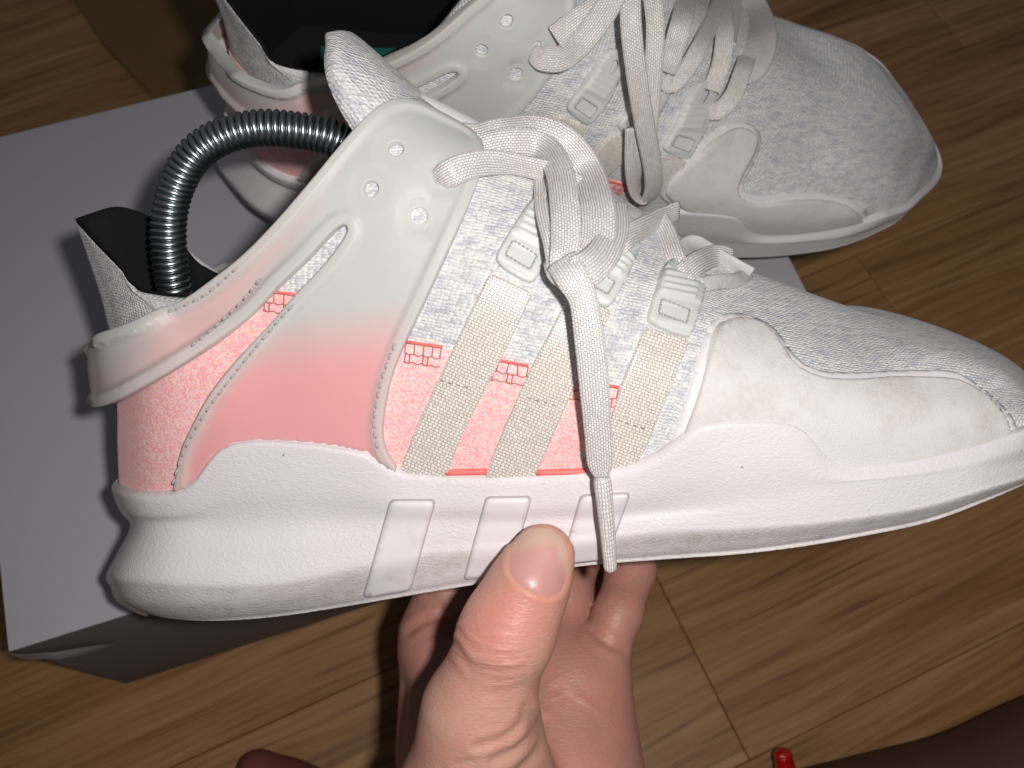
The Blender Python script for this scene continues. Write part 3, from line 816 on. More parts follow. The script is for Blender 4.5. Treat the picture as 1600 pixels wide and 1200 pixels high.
# rotate so that the kept run is contiguous, then close it on the heel centre line
k0 = np.where(keep & ~np.roll(keep, 1))[0][0]; cr_px = np.roll(cr_px, -k0, 0); keep = np.roll(keep, -k0)
run = SHELL.inv(cr_px[keep])
if run[0, 1] < run[-1, 1]: run = run[::-1]
# run starts on the upper strap edge (high t) and ends on the lower (low t)
end = [(0.0, t) for t in np.linspace(ta, tb_, 9)]
cage_st = np.vstack([run, np.array(end)])
hol = [circle((619, 235), 10.5, 22), circle((581, 296), 11, 22), circle((655, 338), 12.5, 22), circle((685, 281), 8.5, 18)]
def cage_h(d, dh, px):
    T = .0024
    h = edge_h(d, T, .0007, -.0008)
    h = h - .0008 * sstep(d, .0025, .0038)
    # strap keeps two proud rails with a trough between
    st_ = (1 - sstep(px[:, 0], 400, 500)) * (px[:, 1] < 650 - (px[:, 0] - 150) * .74)
    h = h - st_ * .0010 * sstep(d, .0030, .0044)
    h = np.minimum(h, edge_h(dh, T, .0006, -.0006)) - .00035 * (1 - sstep(dh, .0021, .0026))
    under = px[:, 1] - np.interp(px[:, 0], [p[0] for p in TOPE], [p[1] for p in TOPE])
    return np.where((under > 3) & (px[:, 0] > 260), np.minimum(h, .0004), h)
cg = overlay(SHELL, cage_st, hol, cage_h, step=.0013, rings=(.0002, .0005, .0009, .0016, .0024, .0030, .0036, .0043), st_given=True, hole_rings=(.0002, .0004, .0008, .0014, .0021, .0026))
def cage_tint(ov):
    px = ov['px']; v = px[:, 1] + .12 * (px[:, 0] - 480)
    pink = sstep(v, 465, 600)
    pink *= .25 + .75 * sstep(ov['d'], .001, .0055)
    st_ = 1 - sstep(px[:, 0] + (px[:, 1] - 500) * .6, 330, 420)
    strap = st_ * (px[:, 1] < 650)
    pink = pink * (1 - .62 * strap) + strap * (.15 + .35 * sstep(ov['d'], .003, .0045)) * sstep(px[:, 0], 170, 300)
    a = np.array([.60, .615, .585]); b = np.array([.84, .405, .41])
    return a + (b - a) * pink[:, None]
cage = overlay_obj('cage', cg, M['cage'], held, mirror=True, tint=cage_tint(cg))

# stitching along the cage
def dashes(paths, surf, lift, dash, gap, r, name, mat, parent):
    sp = []
    for p in paths:
        L = np.linalg.norm(np.diff(curve(p, 60), axis=0), axis=1).sum(); n = int(L / (dash + gap)); C = curve(p, n * 5 + 1)
        Q = surf.pt(C, lift)
        for k in range(n):
            i = k * 5; q = Q[i:i + 4].copy(); nn = surf.nor(surf.inv(C[i + 1]))[0]; q[0] -= nn * r * 1.6; q[-1] -= nn * r * 1.6
            sp.append(tube(q, r, 5))
    V, Fc = join(sp); return tag(mesh_obj(name, V, Fc, mat, parent), kind='stuff')
dashes([[(269, 494), (328, 460), (382, 414)], [(305, 542), (345, 510), (385, 470), (417, 430)],
        [(279, 752), (293, 706), (320, 650), (368, 585), (430, 512), (467, 472)],
        [(620, 535), (606, 570), (595, 607), (587, 655), (593, 700)]], SHELL, .0027, 9.5, 5.5, .0003, 'stitching', M['thread'], cage)

dashes(dashes_later, UP, .0014, 8, 4, .0002, 'strap_stitching', M['dull'], held)
# overlock seam between knit and pink panel
sp, se_ = [], []
for a, b in (((636, 535), (692, 543)), ((766, 561), (826, 572)), ((892, 591), (966, 606)), ((418, 456), (462, 462))):
    a = np.array(a, float); b = np.array(b, float); n = max(2, int(np.linalg.norm(b - a) / 13)); t = (b - a) / n; nrm = np.array([-t[1], t[0]]); nrm /= np.linalg.norm(nrm)
    for off in (0, 15, 28): sp.append(tube(UP.pt([a + t * k * .5 + nrm * (off + (2.5 * (k % 2) if off else 0)) for k in range(2 * n + 1)], .0010), .00015, 5))
    for k in range(n + 1):
        sp.append(tube(UP.pt([a + t * k + rng.normal(0, .8, 2), a + t * k + nrm * 15 + rng.normal(0, .8, 2)], .0010), .00014, 5))
        if k < n and k % 2 == 0: sp.append(tube(UP.pt([a + t * (k + .1) + nrm * 15, a + t * (k + .1) + nrm * 30, a + t * (k + .6) + nrm * 31, a + t * (k + .6) + nrm * 15], .0010), .00016, 5))
    se_.append(tube(UP.pt([a + t * k - nrm * 2 for k in range(n + 1)], .0006), .00032, 5))
V, Fc = join(sp); tag(mesh_obj('seam_stitching', V, Fc, M['redthread'], panel), kind='stuff')
for a, b in ((697, 762), (838, 916)):
    se_.append(tube(UP.pt([(a + (b - a) * k / 6, 737 - 2 * k / 6) for k in range(7)], .0006), .0009, 6))
for V, Fc in se_: mesh_obj('coral_edging', V, Fc, M['coral'], panel)

# foam midsole with textured side, black outsole and three smooth stripes
tt = np.r_[np.linspace(0, 3, 10)[:-1], np.linspace(3, 10, 48), np.linspace(10, 12, 8)[1:]][::-1]
dirt_row = sstep(tt, 7.0, 8.6) * .85 + .25 * (1 - sstep(tt, 1.0, 3.5)) + .05
dirt = np.broadcast_to(dirt_row[None], (MID.n, MID.m)).ravel()
midsole = two_sided('midsole', MID.G, M['sole'], held, dirt=dirt)
og = MID.G[:, :9].copy(); og[:, :, 2] *= .93; og[:, :, 1] -= np.linspace(.0022, .0012, 9)[None]
og[:, 0, 2] = 0
two_sided('outsole', og[12:], M['outsole'], held)
for q in ([(611, 781), (680, 781), (641, 921), (568, 932)], [(760, 777), (830, 776), (797, 892), (725, 905)], [(908, 774), (984, 770), (947, 872), (878, 880)]):
    q = np.array(q, float); c = q.mean(0)
    ov = overlay(MID, PX(poly(q, 14), 5, 2), [], lambda d, dh, px: edge_h(d, .0009, .0003), step=.0022, rings=(.00015, .0003))
    so = overlay_obj('sole_stripe', ov, M['smooth'], midsole)
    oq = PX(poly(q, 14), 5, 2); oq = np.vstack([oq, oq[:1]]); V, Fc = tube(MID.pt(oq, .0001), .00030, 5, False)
    mesh_obj('groove_shade_line', V, Fc, M['groove_shade'], so)  # raised darker line; its colour stands in for shade in a groove

# ------------------------------------------------------------------ laces of the held shoe
_f = np.concatenate([UP.G, SHELL.G])   # laces ride over upper
HS = dict(G=UP.G, U=UP.U.ravel(), V=UP.V.ravel(), front=UP.front.ravel())
HRO = (R_S, O_S)
def lace(pts, width, name='lace', parent=None, surf=HS, RO=HRO, mat='lace', thick=.0014, n=90):
    V, Fc, uv = ribbon(pts, surf, RO, width, thick, n); return mesh_obj(name, V, Fc, M[mat], parent or held, uv)
lace([(680, 284, -1, 0, .7), (700, 272, 4, 0, 1), (728, 260, 6), (765, 254, 7.1, 15), (810, 258, 7.65, 40), (866, 272, 6.55, 35), (900, 290, 6, 30)], .0064)
lace([(700, 212, -14), (738, 222, -6), (782, 212, 7.1, -15), (835, 208, 12.6, -10), (880, 226, 14.8), (914, 268, 15.35), (930, 320, 14.8), (931, 370, 13.7), (915, 412, 11.5), (893, 428, 9.3)], .0092, thick=.0018)
lace([(730, 236, -4), (800, 222, 10.4), (846, 228, 14.25), (872, 262, 15.9, 10), (882, 318, 15.9, 8), (884, 372, 14.8, 4), (880, 408, 13.15, 0, .9), (884, 424, 10.4, 0, .8)], .0070, thick=.0016)
lace([(850, 242, 0), (852, 320, 7.1), (866, 380, 10.95), (872, 416, 10.95)], .0052)
lace([(957, 322, 10.4), (958, 362, 13.7), (938, 402, 15.9, 0, 1.1), (908, 425, 15.9, 0, 1.15), (880, 425, 13.15, 0, 1), (866, 405, 9.3, 0, .8)], .0072, thick=.0018)
lace([(878, 408, 13.7, 0, 1.1), (893, 432, 15.9, 0, 1.1), (911, 468, 14.8, 0, .95), (921, 530, 12.6), (929, 610, 10.95), (935, 680, 9.85, 0, .95), (938, 724, 9.3, 0, .9), (939, 744, 9.3, 0, .5)], .0068, thick=.0017)
lace([(846, 340, 2), (858, 322, 6), (872, 296, 7.65)], .0060)
lace([(958, 392, 2), (975, 374, 6), (1004, 356, 6, 25), (1034, 340, 5, 30), (1058, 330, 0, 30)], .0058)
lace([(1026, 336, 3), (1042, 366, 4), (1054, 400, 4), (1064, 425, 2)], .0052)
lace([(1064, 436, 2), (1074, 424, 6), (1092, 410, 7.65), (1116, 400, 7.65), (1140, 404, 4)], .0060)
# lace tip
ag = np.array([unp(u, v, w / 1000.) for u, v, w in ((939, 734, 51), (943, 770, 52), (949, 830, 52.5), (954, 893, 53))])
ag = curve(ag, 40); V, Fc = tube(ag, np.r_[np.linspace(.0018, .0022, 6), np.linspace(.0022, .0017, 32), .0015, .0010], 12)
Lg = np.repeat(np.linspace(0, 30, 40), 12)
mesh_obj('lace_tip', V, Fc, M['lace'], held, np.stack([Lg * .8 + np.tile(np.arange(12), 40) * .6, np.tile(np.arange(12), 40) * .9], 1))
# leather lace loop at the base of the tongue
lp = lace([(1064, 404, 0), (1082, 388, 2, 30), (1110, 398, 3, 45), (1140, 416, 3, 45), (1168, 432, 1, 40)], .0075, 'lace_loop', mat='tab', thick=.0016)
V, Fc, uv = ribbon([(1168, 428, 4), (1150, 438, 4), (1120, 440, 4), (1094, 446, 3)], HS, HRO, .004, .0014, 40)
mesh_obj('loop_base', V, Fc, M['tab'], lp, uv)

# ------------------------------------------------------------------ the second shoe stands on the box
back = empty('sneaker', BACK_M)
tag(back, 'white and pink sneaker standing on the grey shoebox, behind the held one', 'sneaker', 'pair of sneakers')
def copy_tree(o, parent):
    c = o.copy(); COL.objects.link(c); c.parent = parent
    for ch in list(o.children): copy_tree(ch, c)
for ch in list(held.children):
    if ch.name.split('.')[0] in ('lace', 'lace_tip', 'lace_loop', 'tongue_film', 'toe_overlay'): continue
    copy_tree(ch, back)
def proj_b(P):
    Q = P @ R_B.T + O_B
    return 800 + F_PX * Q[..., 0] / -Q[..., 2], 600 - F_PX * Q[..., 1] / -Q[..., 2]
GB = np.concatenate([UP.G, UP.G * MIR], 1)
Ub, Vb = proj_b(GB); NB = np.concatenate([UP.N, UP.N * MIR], 1)
BS = dict(G=GB, U=Ub.ravel(), V=Vb.ravel(), front=(((R_B.T @ (-O_B)) - GB) * NB).sum(2).ravel() > 0, plane='z')
BRO = (R_B, O_B)
# its own side shows another toe overlay, traced from the photograph through this shoe's pose
class SurfB(Surf):
    def __init__(s, G):
        Surf.__init__(s, G); s.U, s.V = proj_b(G); s.front = ((((R_B.T @ (-O_B)) - G) * s.N).sum(2) > 0)
UPB = SurfB(UP.G)
toe_b = smooth_closed([(1137, 189), (1160, 187), (1180, 197), (1191, 214), (1187, 237), (1174, 264), (1160, 285), (1163, 300), (1182, 307), (1212, 303), (1252, 299), (1302, 301), (1336, 313), (1352, 328), (1366, 343),
                       (1330, 366), (1260, 378), (1180, 374), (1100, 350), (1050, 322), (1018, 300), (1040, 268), (1075, 236), (1112, 206)], 6, 2)
ov = overlay(UPB, toe_b, [], lambda d, dh, px: edge_h(d, .0007, .0003), step=.002, rings=(.0003,))
tb2 = overlay_obj('toe_overlay', ov, M['trim'], back)
ov = overlay(UPB, toe_b, [], hpad, step=.0012, rings=(.0022, .0024, .0027, .0031, .0036))
overlay_obj('suede_pad', ov, M['suede'], tb2)
def blace(pts, width, name='lace', **kw): return lace(pts, width, name, back, BS, BRO, kw.pop('mat', 'lace2'), **kw)
blace([(832, 84, 1, 0, .7), (850, 92, 5), (880, 90, 8), (912, 62, 12), (945, 18, 16), (970, -30, 18)], .0072)
blace([(868, 60, 6), (905, 32, 10), (950, 2, 14), (985, -30, 16)], .0072)
blace([(985, -30, 18), (986, 40, 19), (995, 120, 18), (1008, 200, 16), (1020, 262, 14, -10), (1020, 296, 12, -35), (1008, 314, 11, -80), (994, 300, 10, -120), (990, 262, 10, -150), (992, 200, 11, -170)], .0062, thick=.0018, n=130)
blace([(1015, -30, 15), (1024, 40, 16), (1020, 120, 15), (1014, 200, 13), (1006, 260, 9)], .0056, thick=.0018)
blace([(1075, -20, 10), (1066, 30, 12), (1050, 85, 9), (1040, 112, 6)], .0068)
blace([(1036, 122, 3), (1050, 132, 5), (1070, 112, 8), (1095, 70, 10), (1118, 20, 8), (1130, -20, 6)], .0056)
blace([(1122, -20, 9), (1132, 40, 12), (1128, 95, 9), (1112, 142, 4)], .0062)
blace([(1106, 172, 2), (1124, 172, 7), (1145, 150, 10), (1160, 112, 10), (1166, 92, 6)], .0060)
blace([(1150, -20, 8), (1146, 20, 9), (1138, 70, 9)], .0050)
bl = blace([(1160, -10, 3), (1178, 20, 5, 0, 1.2), (1186, 60, 5, 0, 1.3), (1178, 100, 4, 0, 1.1), (1160, 122, 2, 0, .7)], .0095, 'lace_loop', mat='tab', thick=.0018)

# ------------------------------------------------------------------ spring of the shoe tree in the held shoe
tree = empty('shoe_tree', HELD_M)
tag(tree, 'bent metal coil spring of a shoe tree arching out of the held sneaker', 'shoe tree')
sp = np.array([unp(u, v, w / 1000.) for u, v, w in ((282, 520, 3), (272, 450, 3), (264, 395, 2), (264, 340, 1), (276, 290, 0), (304, 242, 0), (350, 212, 0), (405, 200, 0), (460, 203, 0), (515, 214, 0), (580, 245, 0))])
n_t = 56; C = curve(sp, n_t * 20 + 1)
T = np.gradient(C, axis=0); T /= np.linalg.norm(T, axis=1, keepdims=True)
A = np.cross(T, [0, 0, 1.]); A /= np.linalg.norm(A, axis=1, keepdims=True); B = np.cross(T, A)
ph = np.linspace(0, n_t * 2 * np.pi, len(C))[:, None]
HX = C + .0040 * (np.cos(ph) * A + np.sin(ph) * B)
V, Fc = tube(HX, .00088, 8)
mesh_obj('coil_spring', V, Fc, M['steel'], tree)

# ------------------------------------------------------------------ floor of oak planks
PLANK_A = math.radians(24.0); PW, PL = .0985, .62
floor = empty('floor'); tag(floor, kind='structure')
mesh_obj('floor_base', [(-3, -3, -.004), (3, -3, -.004), (3, 3, -.004), (-3, 3, -.004)], [(0, 1, 2, 3)], M['subfloor'], floor)
def plank_mesh(L, W, g=.0002, b=.0006):
    x0, x1, y0, y1 = g, L - g, g, W - g
    V = [(x0, y0, -.004), (x1, y0, -.004), (x1, y1, -.004), (x0, y1, -.004), (x0, y0, -b * .5), (x1, y0, -b * .5), (x1, y1, -b * .5), (x0, y1, -b * .5),
         (x0 + b, y0 + b, 0), (x1 - b, y0 + b, 0), (x1 - b, y1 - b, 0), (x0 + b, y1 - b, 0)]
    Fc = [(8, 9, 10, 11)] + [(i, (i + 1) % 4, 4 + (i + 1) % 4, 4 + i) for i in range(4)] + [(4 + i, 4 + (i + 1) % 4, 8 + (i + 1) % 4, 8 + i) for i in range(4)]
    me = bpy.data.meshes.new('plank'); me.from_pydata(V, [], Fc); me.materials.append(M['wood']); return me
pme = plank_mesh(PL, PW)
ex = np.array([math.cos(PLANK_A), math.sin(PLANK_A), 0]); ey = np.array([-ex[1], ex[0], 0])
org = floor_pt(1172, 1188)        # the joint corner seen at the lower right
shift = {-1: .28, 0: .0, 1: -.44, 2: -.13, 3: -.30, 4: -.05, 5: -.42, 6: -.2, -2: .1, 7: -.5, -3: .33}
for r in range(-4, 8):
    for k in range(-2, 2):
        o = bpy.data.objects.new('plank', pme); COL.objects.link(o); o.parent = floor
        p = org + ey * PW * r + ex * (PL * k + shift.get(r, .2 * (r % 3)))
        o.location = p; o.rotation_euler = (0, 0, PLANK_A)

# ------------------------------------------------------------------ shoebox lying on the floor
BH = .1050
A0 = floor_pt(14, 1016, BH); ba = math.radians(18.0)
bx_ = np.array([math.cos(ba), math.sin(ba), 0]); by_ = np.array([-bx_[1], bx_[0], 0])
BL_, BW_ = .318, .222
box = empty('shoebox', Matrix.Translation((A0[0], A0[1], 0)) @ Matrix.Rotation(ba, 4, 'Z'))
tag(box, 'plain grey shoebox lying on the wooden floor under the sneakers', 'shoebox')
def bevel_box(name, lo, hi, mat, parent, b=.0015, seg=3):
    bm = bmesh.new(); bmesh.ops.create_cube(bm, size=1)
    for v in bm.verts: v.co = [lo[i] + (v.co[i] + .5) * (hi[i] - lo[i]) for i in range(3)]
    bmesh.ops.bevel(bm, geom=list(bm.edges), offset=b, segments=seg, affect='EDGES', profile=.5)
    me = bpy.data.meshes.new(name); bm.to_mesh(me); bm.free(); me.materials.append(mat)
    me.polygons.foreach_set('use_smooth', [True] * len(me.polygons))
    o = bpy.data.objects.new(name, me); COL.objects.link(o); o.parent = parent; return o
bevel_box('body', (.0, .0, 0.0005), (BL_, BW_, BH - .0012), M['boxside_shaded'], box, .001)
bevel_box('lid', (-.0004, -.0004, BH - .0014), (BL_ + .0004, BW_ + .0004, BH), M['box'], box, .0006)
# torn paper at the near left corner
rg = np.random.default_rng(3)
tp = [(-.0012, -.0006, BH - .001), (.004, -.002, BH - .004), (.010, -.0022, BH - .012), (.018, -.0016, BH - .020), (.024, -.0008, BH - .030), (.013, -.0006, BH - .034), (.004, -.0007, BH - .026), (-.001, -.0012, BH - .012)]
mesh_obj('torn_flap', tp + [(.009, -.0035, BH - .018)], [(i, (i + 1) % 8, 8) for i in range(8)], M['torn'], box)

# brown cardboard on the floor behind the box
q = [floor_pt(*p)[:2] for p in ((108, -10), (160, 70), (236, 150), (300, 250), (640, 180), (640, -160), (60, -130))]
n = len(q); V = [(x, y, .0005) for x, y in q] + [(x, y, .0035 + .001 * (i % 2)) for i, (x, y) in enumerate(q)]
cb = mesh_obj('cardboard_sheet', V, [tuple(range(n, 2 * n))[::-1], tuple(range(n))] + [(i, (i + 1) % n, n + (i + 1) % n, n + i) for i in range(n)], M['kraft'], smooth=False)
tag(cb, 'brown cardboard sheet on the floor beyond the left end of the shoebox', 'cardboard')

# ------------------------------------------------------------------ implicit bodies -> meshes (naive surface nets)
def rcone(P, a, b, ra, rb):
    a = np.asarray(a, np.float32); b = np.asarray(b, np.float32); d = b - a
    t = np.clip(((P - a) @ d) / (d @ d), 0, 1)
    q = P - a - t[..., None] * d
    return np.sqrt((q * q).sum(-1)) - (ra + (rb - ra) * t)
def ellip(P, c, r, R=None):
    q = P - np.asarray(c, np.float32)
    if R is not None: q = q @ np.asarray(R, np.float32)
    k = q / np.asarray(r, np.float32); L = np.sqrt((k * k).sum(-1)) + 1e-6
    return (L - 1) * min(r) * .5 + (L - 1) * (sum(r) / 3) * .5
def smin(a, b, k):
    h = np.maximum(k - np.abs(a - b), 0) / k
    return np.minimum(a, b) - h * h * k * .25
def smax(a, b, k): return -smin(-a, -b, k)
def surface_nets(fn, lo, hi, h):
    ax = [np.arange(lo[i], hi[i] + h, h, dtype=np.float32) for i in range(3)]
    P = np.stack(np.meshgrid(*ax, indexing='ij'), -1)
    D = fn(P).astype(np.float32)
    s = D < 0
    n = np.array(D.shape) - 1
    cnt = np.zeros(n, np.int8); acc = np.zeros(tuple(n) + (3,), np.float32); ne = np.zeros(n, np.float32)
    cor = [(i, j, k) for i in (0, 1) for j in (0, 1) for k in (0, 1)]
    sl = lambda A, c: A[c[0]:c[0] + n[0], c[1]:c[1] + n[1], c[2]:c[2] + n[2]]
    for a in range(8):
        for b in range(a + 1, 8):
            ca, cb_ = cor[a], cor[b]
            if sum(abs(x - y) for x, y in zip(ca, cb_)) != 1: continue
            da, db = sl(D, ca), sl(D, cb_); cr = (da < 0) != (db < 0)
            t = np.where(cr, da / np.where(cr, da - db, 1), 0)
            for i in range(3): acc[..., i] += np.where(cr, ca[i] + t * (cb_[i] - ca[i]), 0)
            ne += cr
    act = ne > 0
    idx = -np.ones(n, np.int64); idx[act] = np.arange(act.sum())
    cells = np.argwhere(act)
    V = np.array(lo) + (cells + acc[act] / ne[act][:, None]) * h
    Fc = []
    for d in range(3):
        e = [0, 0, 0]; e[d] = 1
        A = s[:s.shape[0] - e[0], :s.shape[1] - e[1], :s.shape[2] - e[2]]; Bq = s[e[0]:, e[1]:, e[2]:]
        w = np.argwhere(A != Bq)
        u_, v_ = (d + 1) % 3, (d + 2) % 3
        ok = (w[:, u_] > 0) & (w[:, v_] > 0) & (w[:, u_] < n[u_]) & (w[:, v_] < n[v_]) & (w[:, d] < n[d])
        w = w[ok]
        du = np.zeros(3, int); dv = np.zeros(3, int); du[u_] = 1; dv[v_] = 1
        g = lambda x: idx[x[:, 0], x[:, 1], x[:, 2]]
        q = np.stack([g(w - du - dv), g(w - dv), g(w), g(w - du)], 1)
        fl = s[w[:, 0], w[:, 1], w[:, 2]]
        q[~fl] = q[~fl][:, ::-1]
        Fc.append(q)
    Fc = np.vstack(Fc); Fc = Fc[(Fc >= 0).all(1)]
    return V, Fc
def relax(V, Fc, it=2, lam=.5):
    E = np.vstack([Fc[:, [0, 1]], Fc[:, [1, 2]], Fc[:, [2, 3]], Fc[:, [3, 0]]])
    for _ in range(it):
        S = np.zeros_like(V); c = np.zeros(len(V))
        np.add.at(S, E[:, 0], V[E[:, 1]]); np.add.at(c, E[:, 0], 1)
        np.add.at(S, E[:, 1], V[E[:, 0]]); np.add.at(c, E[:, 1], 1)
        V = V + lam * (S / np.maximum(c, 1)[:, None] - V)
    return V
def vnormals(V, Fc):
    n = np.cross(V[Fc[:, 2]] - V[Fc[:, 0]], V[Fc[:, 3]] - V[Fc[:, 1]]); N = np.zeros_like(V)
    for k in range(4): np.add.at(N, Fc[:, k], n)
    return N / (np.linalg.norm(N, axis=1, keepdims=True) + 1e-12)
def cam_px(P): return np.stack([800 + F_PX * P[:, 0] / -P[:, 2], 600 - F_PX * P[:, 1] / -P[:, 2]], 1)

# ------------------------------------------------------------------ the hand (camera axes), thumb in front of the sole, fingers behind
person = empty('person', CAM_M)
tag(person, 'person seen only by the bare hand gripping the sneaker sole and a dark leg', 'person')
def shoe_depth(u, v):
    p = MID.pt([(u, v)])[0]; return -(R_S @ p + O_S)[2]
zt = shoe_depth(842, 868)
J = cam_pt
def hand_sdf(P):
    P = P.astype(np.float32)
    # thumb: tip pad, distal, proximal phalanx, metacarpal / thenar
    zt1 = zt - .0095
    tip0, tip1 = J(848, 868, zt1 - .0005), J(826, 916, zt1 - .0015)
    ip = J(786, 1002, zt1 - .001); mp = J(748, 1112, zt1 + .006); mc = J(728, 1260, zt1 + .018)
    t = rcone(P, tip0, tip1, .0078, .0093)
    t = smin(t, rcone(P, tip1, J(802, 965, zt1 - .001), .0093, .0103), .004)
    t = smin(t, rcone(P, J(802, 965, zt1 - .001), ip, .0102, .0106), .004)
    t = smin(t, rcone(P, ip, J(764, 1072, zt1 + .003), .0104, .0090), .006)
    t = smin(t, rcone(P, J(764, 1072, zt1 + .003), mp, .0090, .0116), .006)
    t = smin(t, rcone(P, mp, mc, .0118, .0205), .012)
    t = smin(t, rcone(P, J(792, 1150, zt1 + .014), J(798, 1270, zt1 + .020), .0098, .0150), .005)
    # flatten the nail side a little
    nrm = np.array([.10, .02, 1.0]); nrm /= np.linalg.norm(nrm)
    # palm: two overlapping slabs plus the heel of the hand
    pl = rcone(P, J(895, 1062, .278), J(870, 1300, .270), .0125, .0165)
    pl = smin(pl, rcone(P, J(930, 1060, .281), J(900, 1320, .274), .0105, .0150), .010)
    pl = smin(pl, rcone(P, J(840, 1030, .285), J(830, 1300, .275), .0125, .0170), .012)
    pl = smin(pl, rcone(P, J(700, 1030, .292), J(730, 1330, .272), .0120, .0190), .012)
    pl = smin(pl, rcone(P, J(770, 1030, .292), J(790, 1300, .28), .0125, .0180), .012)
    pl = smin(pl, rcone(P, J(830, 1300, .268), J(800, 1700, .262), .026, .025), .03)
    # fingers, each its own chain, wrapping up behind the sole
    def finger(js, rs, k=.003):
        d = None
        for a, b, ra, rb in zip(js[:-1], js[1:], rs[:-1], rs[1:]):
            c = rcone(P, a, b, ra, rb); d = c if d is None else smin(d, c, k)
        return d
    pinky = finger([J(938, 1030, .279), J(966, 958, .284), J(986, 890, .294), J(1000, 830, .318), J(985, 815, .338)], [.0078, .0072, .0076, .0070, .006])
    ring = finger([J(872, 1010, .284), J(884, 930, .292), J(902, 862, .306), J(910, 815, .330), J(905, 790, .350)], [.0088, .0082, .0080, .0072, .0065])
    midf = finger([J(815, 985, .292), J(830, 910, .302), J(838, 850, .318), J(835, 800, .345)], [.0098, .0092, .0086, .0075])
    index = finger([J(690, 1010, .295), J(702, 930, .300), J(722, 870, .312), J(735, 820, .335)], [.0120, .0105, .0090, .0078])
    web = rcone(P, J(670, 985, .300), J(668, 1180, .300), .0085, .0105)
    f = np.minimum(pinky, ring); f = smin(f, np.minimum(midf, index), .0015)
    f = smin(f, web, .008)
    d = smin(pl, f, .004)
    d = smin(d, t, .005)
    return d
lo = np.array([-.047, -.190, -.375]); hi = np.array([.050, -.030, -.185])
hv, hf = surface_nets(hand_sdf, (lo[0], -.235, lo[2]), hi, .00095)
hv = relax(hv, hf, 3, .5)
hn = vnormals(hv, hf)
if (hn * (-hv)).sum(1)[np.argmin(-hv[:, 2])] < 0: hf = hf[:, ::-1]; hn = -hn
hp = cam_px(hv); near = (-hv[:, 2] < .262)
# skin creases pressed into the surface: (polyline px, depth, width px, thumb only)
creases = [([(716, 985), (735, 1010), (770, 1022), (810, 1030)], .00035, 4, 1), ([(712, 1005), (735, 1038), (775, 1050), (818, 1045)], .0004, 5, 1),
           ([(712, 1022), (740, 1052), (780, 1062), (822, 1056)], .0003, 4, 1), ([(738, 985), (765, 1000), (795, 1006)], .0002, 3, 1),
           ([(752, 965), (775, 980), (800, 984)], .00015, 3, 1), ([(760, 1085), (790, 1080), (822, 1066)], .00015, 4, 1),
           ([(745, 1168), (785, 1155), (812, 1135), (822, 1105)], .0007, 7, 1), ([(770, 1190), (805, 1172), (828, 1150), (832, 1118)], .0008, 7, 1),
           ([(800, 1215), (830, 1185), (845, 1158), (846, 1130)], .0007, 7, 1), ([(715, 1195), (760, 1182), (790, 1168)], .0003, 6, 1),
           ([(925, 985), (950, 1005), (975, 1015)], .0007, 6, 0), ([(880, 1100), (915, 1120), (950, 1175)], .0004, 7, 0), ([(870, 1075), (905, 1105)], .0003, 6, 0),
           ([(640, 985), (665, 970), (690, 965)], .0008, 6, 0), ([(668, 930), (690, 950), (705, 985)], .0005, 6, 0)]
disp = np.zeros(len(hv))
for p, dep, w, th in creases:
    C = curve(p, 30); d = seg_dist(hp, C[:-1], C[1:])
    m_ = near if th else ~near
    disp -= dep * np.exp(-(d / w) ** 2) * m_ - dep * .35 * np.exp(-((d - 2.2 * w) / w) ** 2) * m_
disp *= (hn * -hv).sum(1) > 0
# cuticle fold round the nail
NAIL = [(791, 884), (797, 858), (806, 834), (822, 823), (846, 819), (868, 826), (884, 842), (891, 866), (890, 892), (884, 914), (872, 931), (856, 936), (838, 930), (818, 918), (800, 907)]
nl = smooth_closed(NAIL, 4, 2); dn = seg_dist(hp, nl, np.roll(nl, -1, 0)); inn_ = in_poly(hp, nl)
facing = ((hn * -hv).sum(1) / np.linalg.norm(hv, axis=1) > .05) & near
disp += facing * (np.where(inn_, -.00045 * sstep(dn, 0, 5), .0003 * np.exp(-((dn - 5) / 5) ** 2) * (hp[:, 1] > 850)))
hv2 = hv + hn * disp[:, None]
# skin tones: pale thumb, redder joint and tip, rosy palm
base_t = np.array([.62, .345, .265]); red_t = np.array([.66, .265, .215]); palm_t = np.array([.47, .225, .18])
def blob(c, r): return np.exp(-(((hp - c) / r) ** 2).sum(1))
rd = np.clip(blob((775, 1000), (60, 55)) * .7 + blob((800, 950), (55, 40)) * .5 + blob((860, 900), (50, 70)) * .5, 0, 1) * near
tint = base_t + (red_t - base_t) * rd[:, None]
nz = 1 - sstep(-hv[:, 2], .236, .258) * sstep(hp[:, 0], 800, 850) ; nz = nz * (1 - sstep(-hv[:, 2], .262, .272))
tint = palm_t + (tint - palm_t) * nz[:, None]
tint = tint + (np.array([.62, .40, .28]) - tint) * ((blob((820, 840), (60, 30)) * .5) * near)[:, None]
wrk = np.clip(blob((770, 1010), (75, 75)) * 1.1 + blob((790, 1160), (60, 40)) * .6, 0, 1) * near + .08
hand = mesh_obj('hand', hv2, hf, M['skin'], person, tint=tint, dirt=wrk)
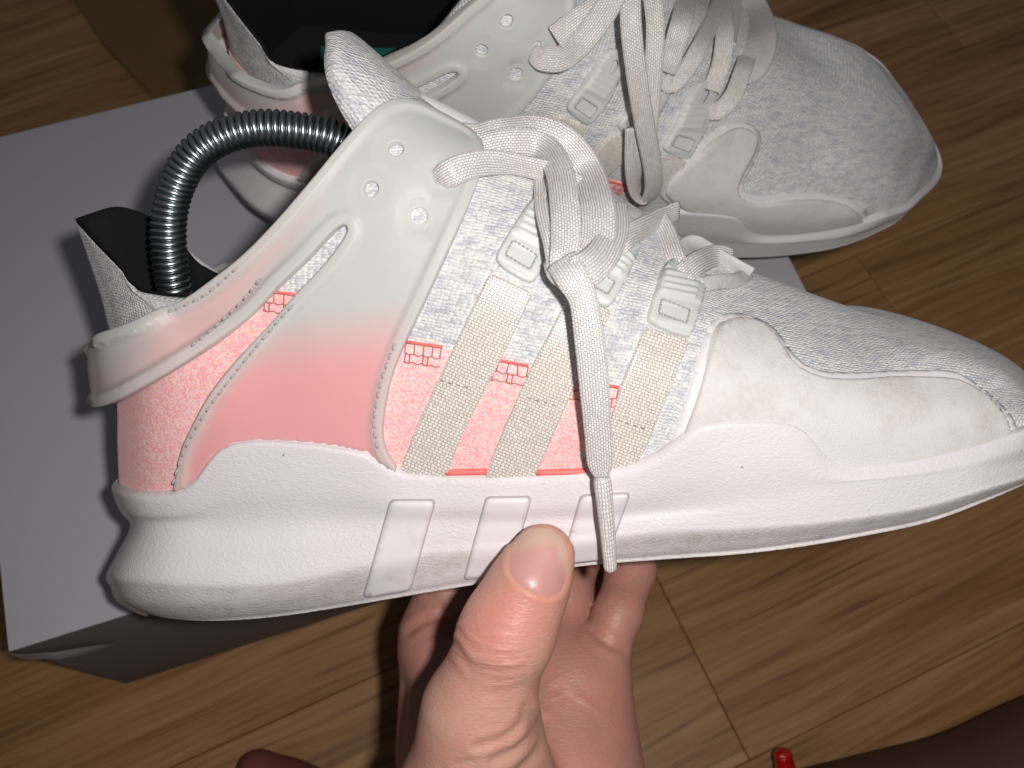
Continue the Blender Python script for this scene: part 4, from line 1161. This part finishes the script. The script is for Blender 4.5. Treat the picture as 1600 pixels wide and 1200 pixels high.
# thumb nail: a curved plate set into the fold
from mathutils.bvhtree import BVHTree
bvh = BVHTree.FromPolygons([tuple(v) for v in hv2], [tuple(map(int, f)) for f in hf])
pts = [Vector((float(p[0]), float(p[1]))) for p in nl]; nb = len(pts)
gx, gy = np.meshgrid(np.arange(785, 896, 5.), np.arange(812, 942, 5.)); Gq = np.stack([gx.ravel(), gy.ravel()], 1); Gq = Gq[in_poly(Gq, nl)]
Gq = Gq[seg_dist(Gq, nl, np.roll(nl, -1, 0)) > 2.5]
pts += [Vector((float(a), float(b))) for a, b in Gq]
r = geometry.delaunay_2d_cdt(pts, [(i, (i + 1) % nb) for i in range(nb)], [], 0, 1e-3)
V2 = np.array([(v.x, v.y) for v in r[0]]); T3 = np.array([t for t in r[2]]); T3 = T3[in_poly(V2[T3].mean(1), nl)]
dd = seg_dist(V2, nl, np.roll(nl, -1, 0)); NV = []
for (a, b), e in zip(V2, dd):
    d = Vector(((a - 800) / F_PX, (600 - b) / F_PX, -1)).normalized(); h = bvh.ray_cast(Vector((0, 0, 0)), d)
    p = h[0] if h[0] is not None else d * .22
    NV.append(np.array(p) - np.array(d) * (-.0003 + .00075 * math.sqrt(min(1, e / 9))))
nt_ = np.array([.58, .28, .26])[None] + (np.array([.62, .33, .305]) - np.array([.58, .28, .26]))[None] * sstep(V2[:, 1], 930, 860)[:, None]
free = sstep(-((V2 - (838, 900)) @ np.array([.18, .98])) + .0 * V2[:, 0], 34, 58)
free = np.maximum(free, sstep((V2[:, 0] - 838) * 1.0 - (V2[:, 1] - 870) * .35, 30, 44))
nt_ = nt_ + (np.array([.68, .48, .37]) - nt_) * (free * .85)[:, None]
e1 = np.array(NV)[T3[:, 1]] - np.array(NV)[T3[:, 0]]; e2 = np.array(NV)[T3[:, 2]] - np.array(NV)[T3[:, 0]]
fl_ = np.cross(e1, e2)[:, 2] < 0; T3[fl_] = T3[fl_][:, ::-1]
mesh_obj('thumb_nail', NV, T3, M['nail'], hand, tint=nt_)

# the dark leg along the lower edge and the toe at the lower left
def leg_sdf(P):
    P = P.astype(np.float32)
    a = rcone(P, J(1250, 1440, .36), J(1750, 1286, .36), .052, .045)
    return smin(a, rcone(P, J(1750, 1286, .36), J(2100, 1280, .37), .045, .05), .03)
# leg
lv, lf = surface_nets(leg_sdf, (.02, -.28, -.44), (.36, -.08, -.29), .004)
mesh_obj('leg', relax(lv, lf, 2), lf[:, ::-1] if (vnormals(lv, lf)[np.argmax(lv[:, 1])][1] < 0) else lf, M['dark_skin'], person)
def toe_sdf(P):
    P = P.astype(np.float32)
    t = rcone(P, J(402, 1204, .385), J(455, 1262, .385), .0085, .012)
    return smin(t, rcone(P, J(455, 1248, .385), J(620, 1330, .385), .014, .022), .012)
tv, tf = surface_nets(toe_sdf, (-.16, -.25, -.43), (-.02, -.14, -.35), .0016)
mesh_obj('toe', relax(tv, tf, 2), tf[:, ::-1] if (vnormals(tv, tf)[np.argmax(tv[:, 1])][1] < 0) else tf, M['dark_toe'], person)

# small glossy red thing poking in at the lower edge
c0, c1 = cam_pt(1224, 1184, .388), cam_pt(1240, 1264, .388)
q = np.linspace(0, 1, 26); cl = c0 + (c1 - c0) * q[:, None]
rr = .0042 * np.sqrt(np.clip(1 - (1 - np.clip(q / .2, 0, 1)) ** 2, 0.01, 1)) * (1 + .05 * np.sin(q * 19))
V, Fc = tube(cl - (c1 - c0) * .2, rr, 14)
red = mesh_obj('red_foil_tip', [np.array(CAM_M @ Vector(v)) for v in V], Fc, M['red'])
tag(red, 'small glossy red rounded tip poking in at the bottom edge', 'ornament')
